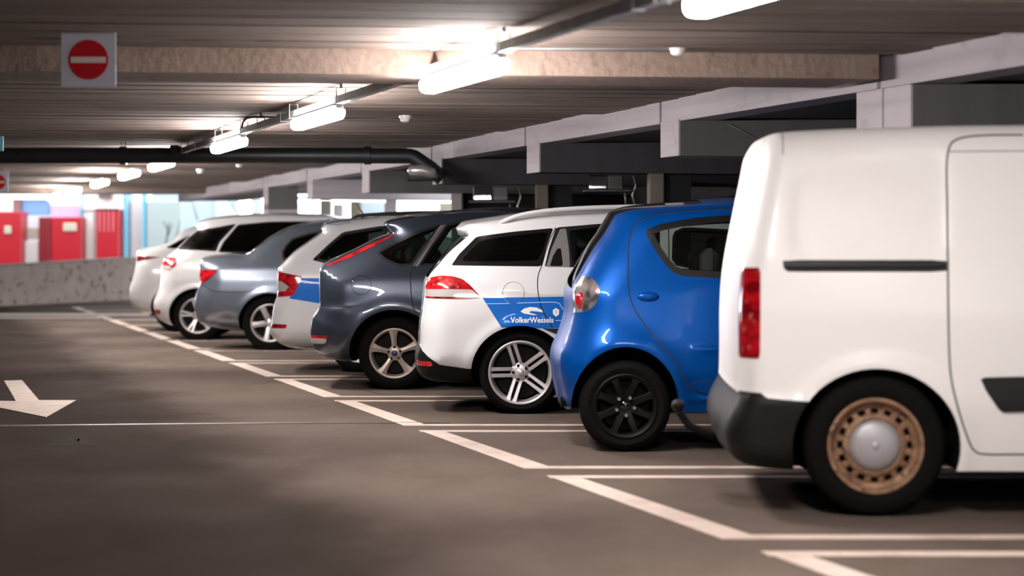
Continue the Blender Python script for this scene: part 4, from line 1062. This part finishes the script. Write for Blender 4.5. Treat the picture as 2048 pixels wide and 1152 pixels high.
c.text('lettering', 'VolkerWessels', x0, z0, .040, x1 - x0, M['white_print'])
sw = c.L([(1041, 623), (1048, 617), (1060, 614), (1073, 615), (1084, 620), (1086, 625), (1075, 623), (1062, 622), (1058, 625), (1075, 630), (1066, 630), (1048, 627)])
c.decal('emblem', sw, M['white_print'])
c.decal('emblem', c.L([(1112, 616), (1118.5, 620), (1118, 629), (1112, 633.5), (1106, 628), (1105.5, 620)]), M['white_print']); c.decal('emblem', c.L([(1110.5, 619), (1113.5, 621), (1113, 627), (1110, 626)]), mat('peach_print', (.75, .6, .5), .5), .004)
for L_ in ([(974, 607.5), (1012, 607), (1019, 607)], [(1034, 606), (1112, 605), (1119, 607), (1126, 618), (1146, 618), (1180, 618)], [(1111, 641), (1150, 640), (1180, 640)], ):
    c.decal('print_line', strip(c.L(L_), .007), M['pale_print'])
c.decal('print_line', strip(c.L([(1008, 642.5), (1019, 642.5)]), .011), M['pale_print'])
c.bar('mirror_edge', [(.55, 1.4), (.552, 1.41)], 0, .001, M['gap'], ()) 
c.seats(.55, 1.55, .55)
clio = c

# ---------------------------------------------------------------- grey hatchback
c = Car('grey_hatchback', 'dark blue-grey hatchback with five star spoke wheels, between the two white and blue cars', 'car', 788.6, 17.04, .90, HATCH)
rear = c.L([(690, 721), (679, 722), (645, 714), (624, 700), (617, 676), (617, 657), (621, 637), (633, 618), (634, 590), (634, 556), (636, 538), (650, 528), (700, 505), (745, 483), (783, 466), (768, 451), (767, 447)])
roof = c.L([(767, 447), (790, 441), (835, 434), (880, 429), (940, 424), (1000, 421)], .08)
zr = roof[-1][1] - .02; r2, front = std_front(2.64, .87, zr, .98)
c.outline(rear, roof + [(1.4, zr)] + r2[1:], front, 2.64, .311, .385, .375, .21, zc=.31)
c.cls = [(c.rear, .26, .20), (c.roof, .18, .15), (c.front, .6, .28)]
c.feats = [flare(.385, .375, .31, .030, .085), flare(.385, .375, .31, .030, .085, 2.64),
           lambda x, z: .022 / (1 + np.exp(-(c_z1 - z) * 90)) * (1 / (1 + np.exp((x + .25) * 25)))]
c_z1 = c.P(650, 616)[1]
regs = win(c, [(751, 505), (780, 488), (828, 465), (872, 450), (884, 449), (868, 470), (845, 500), (825, 532), (797, 533), (770, 522)], .14, 2, M['glass'], .022)
regs += win(c, [(893, 448), (930, 441), (990, 437), (1050, 436), (1050, 531), (835, 532), (862, 490)], .06, 1, M['glass'], .02, name='door_window')
regs += [('pillar_cover', chaikin(c.L([(880, 451), (893, 448), (862, 490), (836, 532), (826, 532), (848, 500), (868, 470)]), 1, .05), mat('grey_pillar', (.20, .19, .19), .4, .3), -.001, True)]
regs += [gap(c, [(890, 448), (850, 500), (829, 533), (822, 548), (822, 580), (826, 610), (836, 637)], .008)]
fc = c.P(722.6, 570); regs += [('fuel_flap_gap', strip(circ(fc, .083).tolist() + [circ(fc, .083)[0].tolist()], .004), M['dark'], .003, True)]
regs += [('tail_light', chaikin(c.L([(652, 529), (700, 506), (745, 484), (784, 466), (787, 471), (745, 492), (700, 514), (650, 533)]), 1, .1), M['red_lens'], -.004, False)]
regs += [gap(c, [(620, 614), (660, 614), (704, 614)], .008, .004), ('reflector', chaikin(c.L([(610, 671), (655, 672), (654, 677), (610, 677)]), 1, .1), M['red_lens'], -.003, False), ('fog_light', chaikin(c.L([(610, 677), (654, 677), (651, 688), (612, 688)]), 1, .15), M['clear_lens'], -.003, False)]
regs += front_regions(c, 2.64, .87, zr, c.P(900, 532)[1], 1.55, M['glass'])
c.build(M['grey_paint'], regs, [('rear_window', lambda x, z, u: x < .5 and z > 1.08 and u < .93, M['dark_glass'], False), ('windscreen', lambda x, z, u: x > 1.95 and z > 1.04 and u < .92, M['glass'], False)], bulge=.04)
c.wheels('star', .311, .214, .205, M['alloy_warm'], 2.64)
c.seats(.55, 1.55, .55)
hb = c.P(706, 563); c.blob('rear_handle_trim', (hb[0] + .0, hb[1]), .012, .01, .006, M['chrome'])
focus = c

# ---------------------------------------------------------------- white hatchback estate with blue corner
c = Car('white_blue_estate', 'white estate car with blue rear corner and angular red tail light, behind the grey hatchback', 'car', 718, 19.5, .86, HATCH)
rear = c.L([(640, 697), (620, 698), (565, 692), (545, 680), (537, 668), (539, 643), (544, 610), (550, 592), (551, 550), (553, 536), (563, 526), (582, 507), (616, 483), (643, 462), (640, 456), (644, 451)])
roof = c.L([(644, 451), (680, 444), (740, 437), (832, 430), (900, 427)], .06)
zr = roof[-1][1]; r2, front = std_front(2.47, .85, zr, .96)
c.outline(rear, roof + r2[1:], front, 2.47, .31, .36, .35, .2, zc=.30)
c.cls = [(c.rear, .22, .18), (c.roof, .10, .09), (c.front, .6, .28)]
c.feats = [flare(.36, .35, .3, .014, .05)]
regs = [('livery', np.array(c.L([(600, 556), (640, 556)]) + [(1.9, c.P(700, 556)[1]), (1.9, c.P(700, 625)[1])] + c.L([(640, 607), (578, 597)])), M['livery_blue'], 0, True)]
regs += win(c, [(624, 520), (655, 490), (686, 464), (766, 451), (776, 463), (770, 500), (755, 530), (651, 527)], .08, 1, M['glass'], .03)
regs += win(c, [(784, 452), (860, 446), (920, 445), (920, 531), (764, 531), (779, 490)], .06, 1, M['glass'], .02, name='door_window')
regs += [('tail_light', np.array(c.L([(545, 543), (559, 544), (603.6, 552.8), (596, 572), (585.6, 591.7), (545, 595)])), M['red_lens'], -.005, False),
         ('tail_light_band', np.array(c.L([(545, 562), (562, 563), (577, 573), (570, 583), (545, 583)])), M['clear_lens'], -.008, False),
         ('reflector', chaikin(c.L([(535, 648), (574, 649), (572, 657), (535, 657)]), 1, .1), M['red_lens'], -.003, False)]
regs += front_regions(c, 2.47, .85, zr, 1.0, 1.12, M['glass'])
c.build(M['white_paint'], regs, [('rear_window', lambda x, z, u: x < .5 and 1.02 < z and u < .9, M['dark_glass'], False), ('windscreen', lambda x, z, u: x > 1.8 and z > 1.02 and u < .92, M['glass'], False)], bulge=.04)
c.wheels('five', .30, .205, .185, M['alloy'], 2.47)
c.rail3('roof_rail', [(704, 436), (716, 432), (760, 428), (830, 425), (900, 424)], .55, .017, M['black_trim'])
c.decal('roof_marking', c.L([(650, 449), (698, 441), (700, 445), (672, 450)], .0), M['livery_blue'], .004, (-1, 1))
m = MB(); x, z = c.P(722, 436); x2, z2 = c.P(700, 403); m.tube([(x, 0, z + .02), (x2, 0, z2 + .02)], [.008, .003], 8); m.build('antenna', M['black_trim'], c.root, smooth=True)
c.seats(.5, 1.35, .55)

# ---------------------------------------------------------------- silver saloon
SED = [(0, .08), (.25, .03), (.45, .0), (.7, .0), (.85, .015), (.98, .05), (1.08, .11), (1.2, .18), (1.35, .27), (1.5, .36), (2.2, .4)]
c = Car('silver_saloon', 'silver-blue saloon with chrome window line, right of the white utility car', 'car', 539, 23.75, .91, SED)
rear = c.L([(474, 660), (424, 655), (396, 648), (388, 635), (384, 618), (384, 604), (387, 588), (395, 566), (393, 545), (394, 530), (397, 519)])
roof = c.L([(397, 519), (420, 516), (450, 513), (488, 511), (508, 497), (535, 477), (577, 457), (619, 447), (660, 442), (720, 440)], .03)
zr = roof[-1][1]; r2, front = std_front(2.71, .95, zr, .94)
c.outline(rear, roof + [(1.45, zr)] + r2[1:], front, 2.71, .33, .375, .36, .2, zc=.325)
c.cls = [(c.rear, .30, .22), (c.roof, .14, .14), (c.front, .7, .3)]
c.feats = [flare(.375, .36, .32, .012, .05), crease(c.L([(398, 534), (480, 533), (600, 533)]) + [(3.0, .86)], .004, .06)]
regs = win(c, [(565, 521), (563, 503), (572, 488), (584, 476), (619, 465), (650, 460), (650, 500), (600, 512)], .12, 2, M['dark_glass'], .022, trimmat=M['chrome'])
regs += win(c, [(657, 460), (700, 458), (740, 458), (740, 515), (657, 517)], .06, 1, M['dark_glass'], .02, trimmat=M['chrome'], name='door_window')
regs += [('tail_light', chaikin(c.L([(385, 539), (397, 540), (436, 539), (425, 551), (402, 567), (385, 570)]), 1, .1), M['red_lens'], -.005, False),
         gap(c, [(395, 567), (408, 572), (420, 580), (435, 583), (497, 583), (510, 577)], .009)]
regs += front_regions(c, 2.71, .95, zr, .98, 1.55, M['dark_glass'])
c.build(M['silver_paint'], regs, [('rear_window', lambda x, z, u: .0 < x < .6 and z > 1.06 and u < .93 and z < zr - .05, M['dark_glass'], False), ('windscreen', lambda x, z, u: x > 2.0 and z > 1.02 and u < .92, M['glass'], False)], bulge=.04)
c.wheels('five', .33, .225, .215, M['alloy'], 2.71, .2)
c.bar('chrome_strip', c.L([(490, 510), (508, 498), (536, 478), (577, 458)], .0), .004, .008, M['chrome'])
c.seats(.7, 1.6, .5)

# ---------------------------------------------------------------- white utility car
c = Car('white_utility_car', 'white utility car with dark windows and white roof spoiler, left of the silver saloon', 'car', 394.5, 26.5, .90,
        [(0, .08), (.3, .03), (.5, .0), (.8, .0), (.95, .02), (1.08, .05), (1.2, .1), (1.4, .18), (1.6, .26), (2.2, .4)])
rear = c.L([(342, 652), (330, 648), (313, 640), (303, 624), (303, 604), (308, 590), (314, 577), (317, 555), (318, 532), (325, 517), (340, 505), (352, 494), (372, 474), (391, 458), (385, 452), (386, 449)])
roof = c.L([(386, 449), (408, 441), (452, 435), (508, 431), (560, 430), (620, 432)], .05)
zr = roof[-1][1]; r2, front = std_front(2.67, .95, zr, 1.06)
c.outline(rear, roof + [(1.55, zr)] + r2[1:], front, 2.67, .33, .38, .37, .24, zc=.325)
c.cls = [(c.rear, .25, .20), (c.roof, .12, .11), (c.front, .7, .3)]
c.feats = [flare(.38, .37, .32, .014, .05)]
regs = [('window_band', chaikin(c.L([(351, 499), (372, 476), (392, 460), (430, 455), (474, 447), (440, 484), (432, 503), (400, 501)]), 1, .08), M['gloss_black'], .001, True),
        ('quarter_window', chaikin(c.L([(362, 495), (378, 479), (396, 465), (430, 460), (458, 456), (436, 480), (425, 497)]), 1, .1), M['dark_glass'], .005, False)]
regs += win(c, [(436, 505), (446, 484), (476, 449), (540, 443), (640, 442), (640, 512)], .05, 1, M['dark_glass'], .02)
regs += [('tail_light', chaikin(c.L([(320, 515), (352, 514), (352, 530), (343, 537), (322, 531)]), 1, .12), M['red_lens'], -.006, False),
         ('tail_light_band', chaikin(c.L([(320, 531), (343, 532), (340, 541), (322, 539)]), 1, .12), M['clear_lens'], -.005, False),
         ('reflector', chaikin(c.L([(300, 619), (320, 620), (320, 629), (306, 629)]), 1, .1), M['red_lens'], -.003, False)]
regs += front_regions(c, 2.67, .95, zr, 1.05, 1.62, M['dark_glass'])
c.build(M['pearl_white'], regs, [('rear_window', lambda x, z, u: x < .6 and z > 1.12 and u < .97 and z < zr - .08, M['dark_glass'], False), ('windscreen', lambda x, z, u: x > 2.0 and z > 1.12 and u < .92, M['glass'], False)], bulge=.04)
c.wheels('vtwin', .33, .235, .225, M['alloy'], 2.67)

# ---------------------------------------------------------------- leftmost white fastback
c = Car('white_fastback', 'white fastback car with flat tail, farthest and leftmost in the row of parked cars', 'car', 352, 29.4, .90, SED)
rear = c.L([(316, 634), (290, 628), (271, 621), (257, 606), (254, 590), (255, 576), (261, 556), (266, 535), (268, 515), (268, 501)])
roof = c.L([(268, 501), (290, 499), (320, 491), (345, 480), (358, 465), (375, 458), (410, 452), (460, 449), (520, 449)], .03)
zr = roof[-1][1]; r2, front = std_front(2.65, .95, zr, .96)
c.outline(rear, roof + [(1.5, zr)] + r2[1:], front, 2.65, .33, .38, .36, .22, zc=.32)
c.cls = [(c.rear, .30, .22), (c.roof, .12, .12), (c.front, .7, .3)]
c.feats = [flare(.38, .36, .32, .012, .05)]
regs = [('side_window', chaikin(c.L([(330, 496), (352, 484), (380, 470), (420, 462), (520, 458), (520, 500), (400, 500)]), 1, .1), M['dark_glass'], .004, False),
        ('tail_light', chaikin(c.L([(268, 512), (280, 512), (322, 514), (300, 518), (268, 524)]), 1, .1), M['dark_red_lens'], -.004, False)]
regs += front_regions(c, 2.65, .95, zr, 1.0, 1.6, M['dark_glass'])
c.build(M['pearl_white'], regs, [('rear_window', lambda x, z, u: -.35 < x < .45 and z > 1.22 and u < .93, M['dark_glass'], False), ('windscreen', lambda x, z, u: x > 2.0 and z > 1.04 and u < .92, M['glass'], False)], bulge=.03)
c.wheels('five', .33, .225, .215, M['alloy'], 2.65, .4)
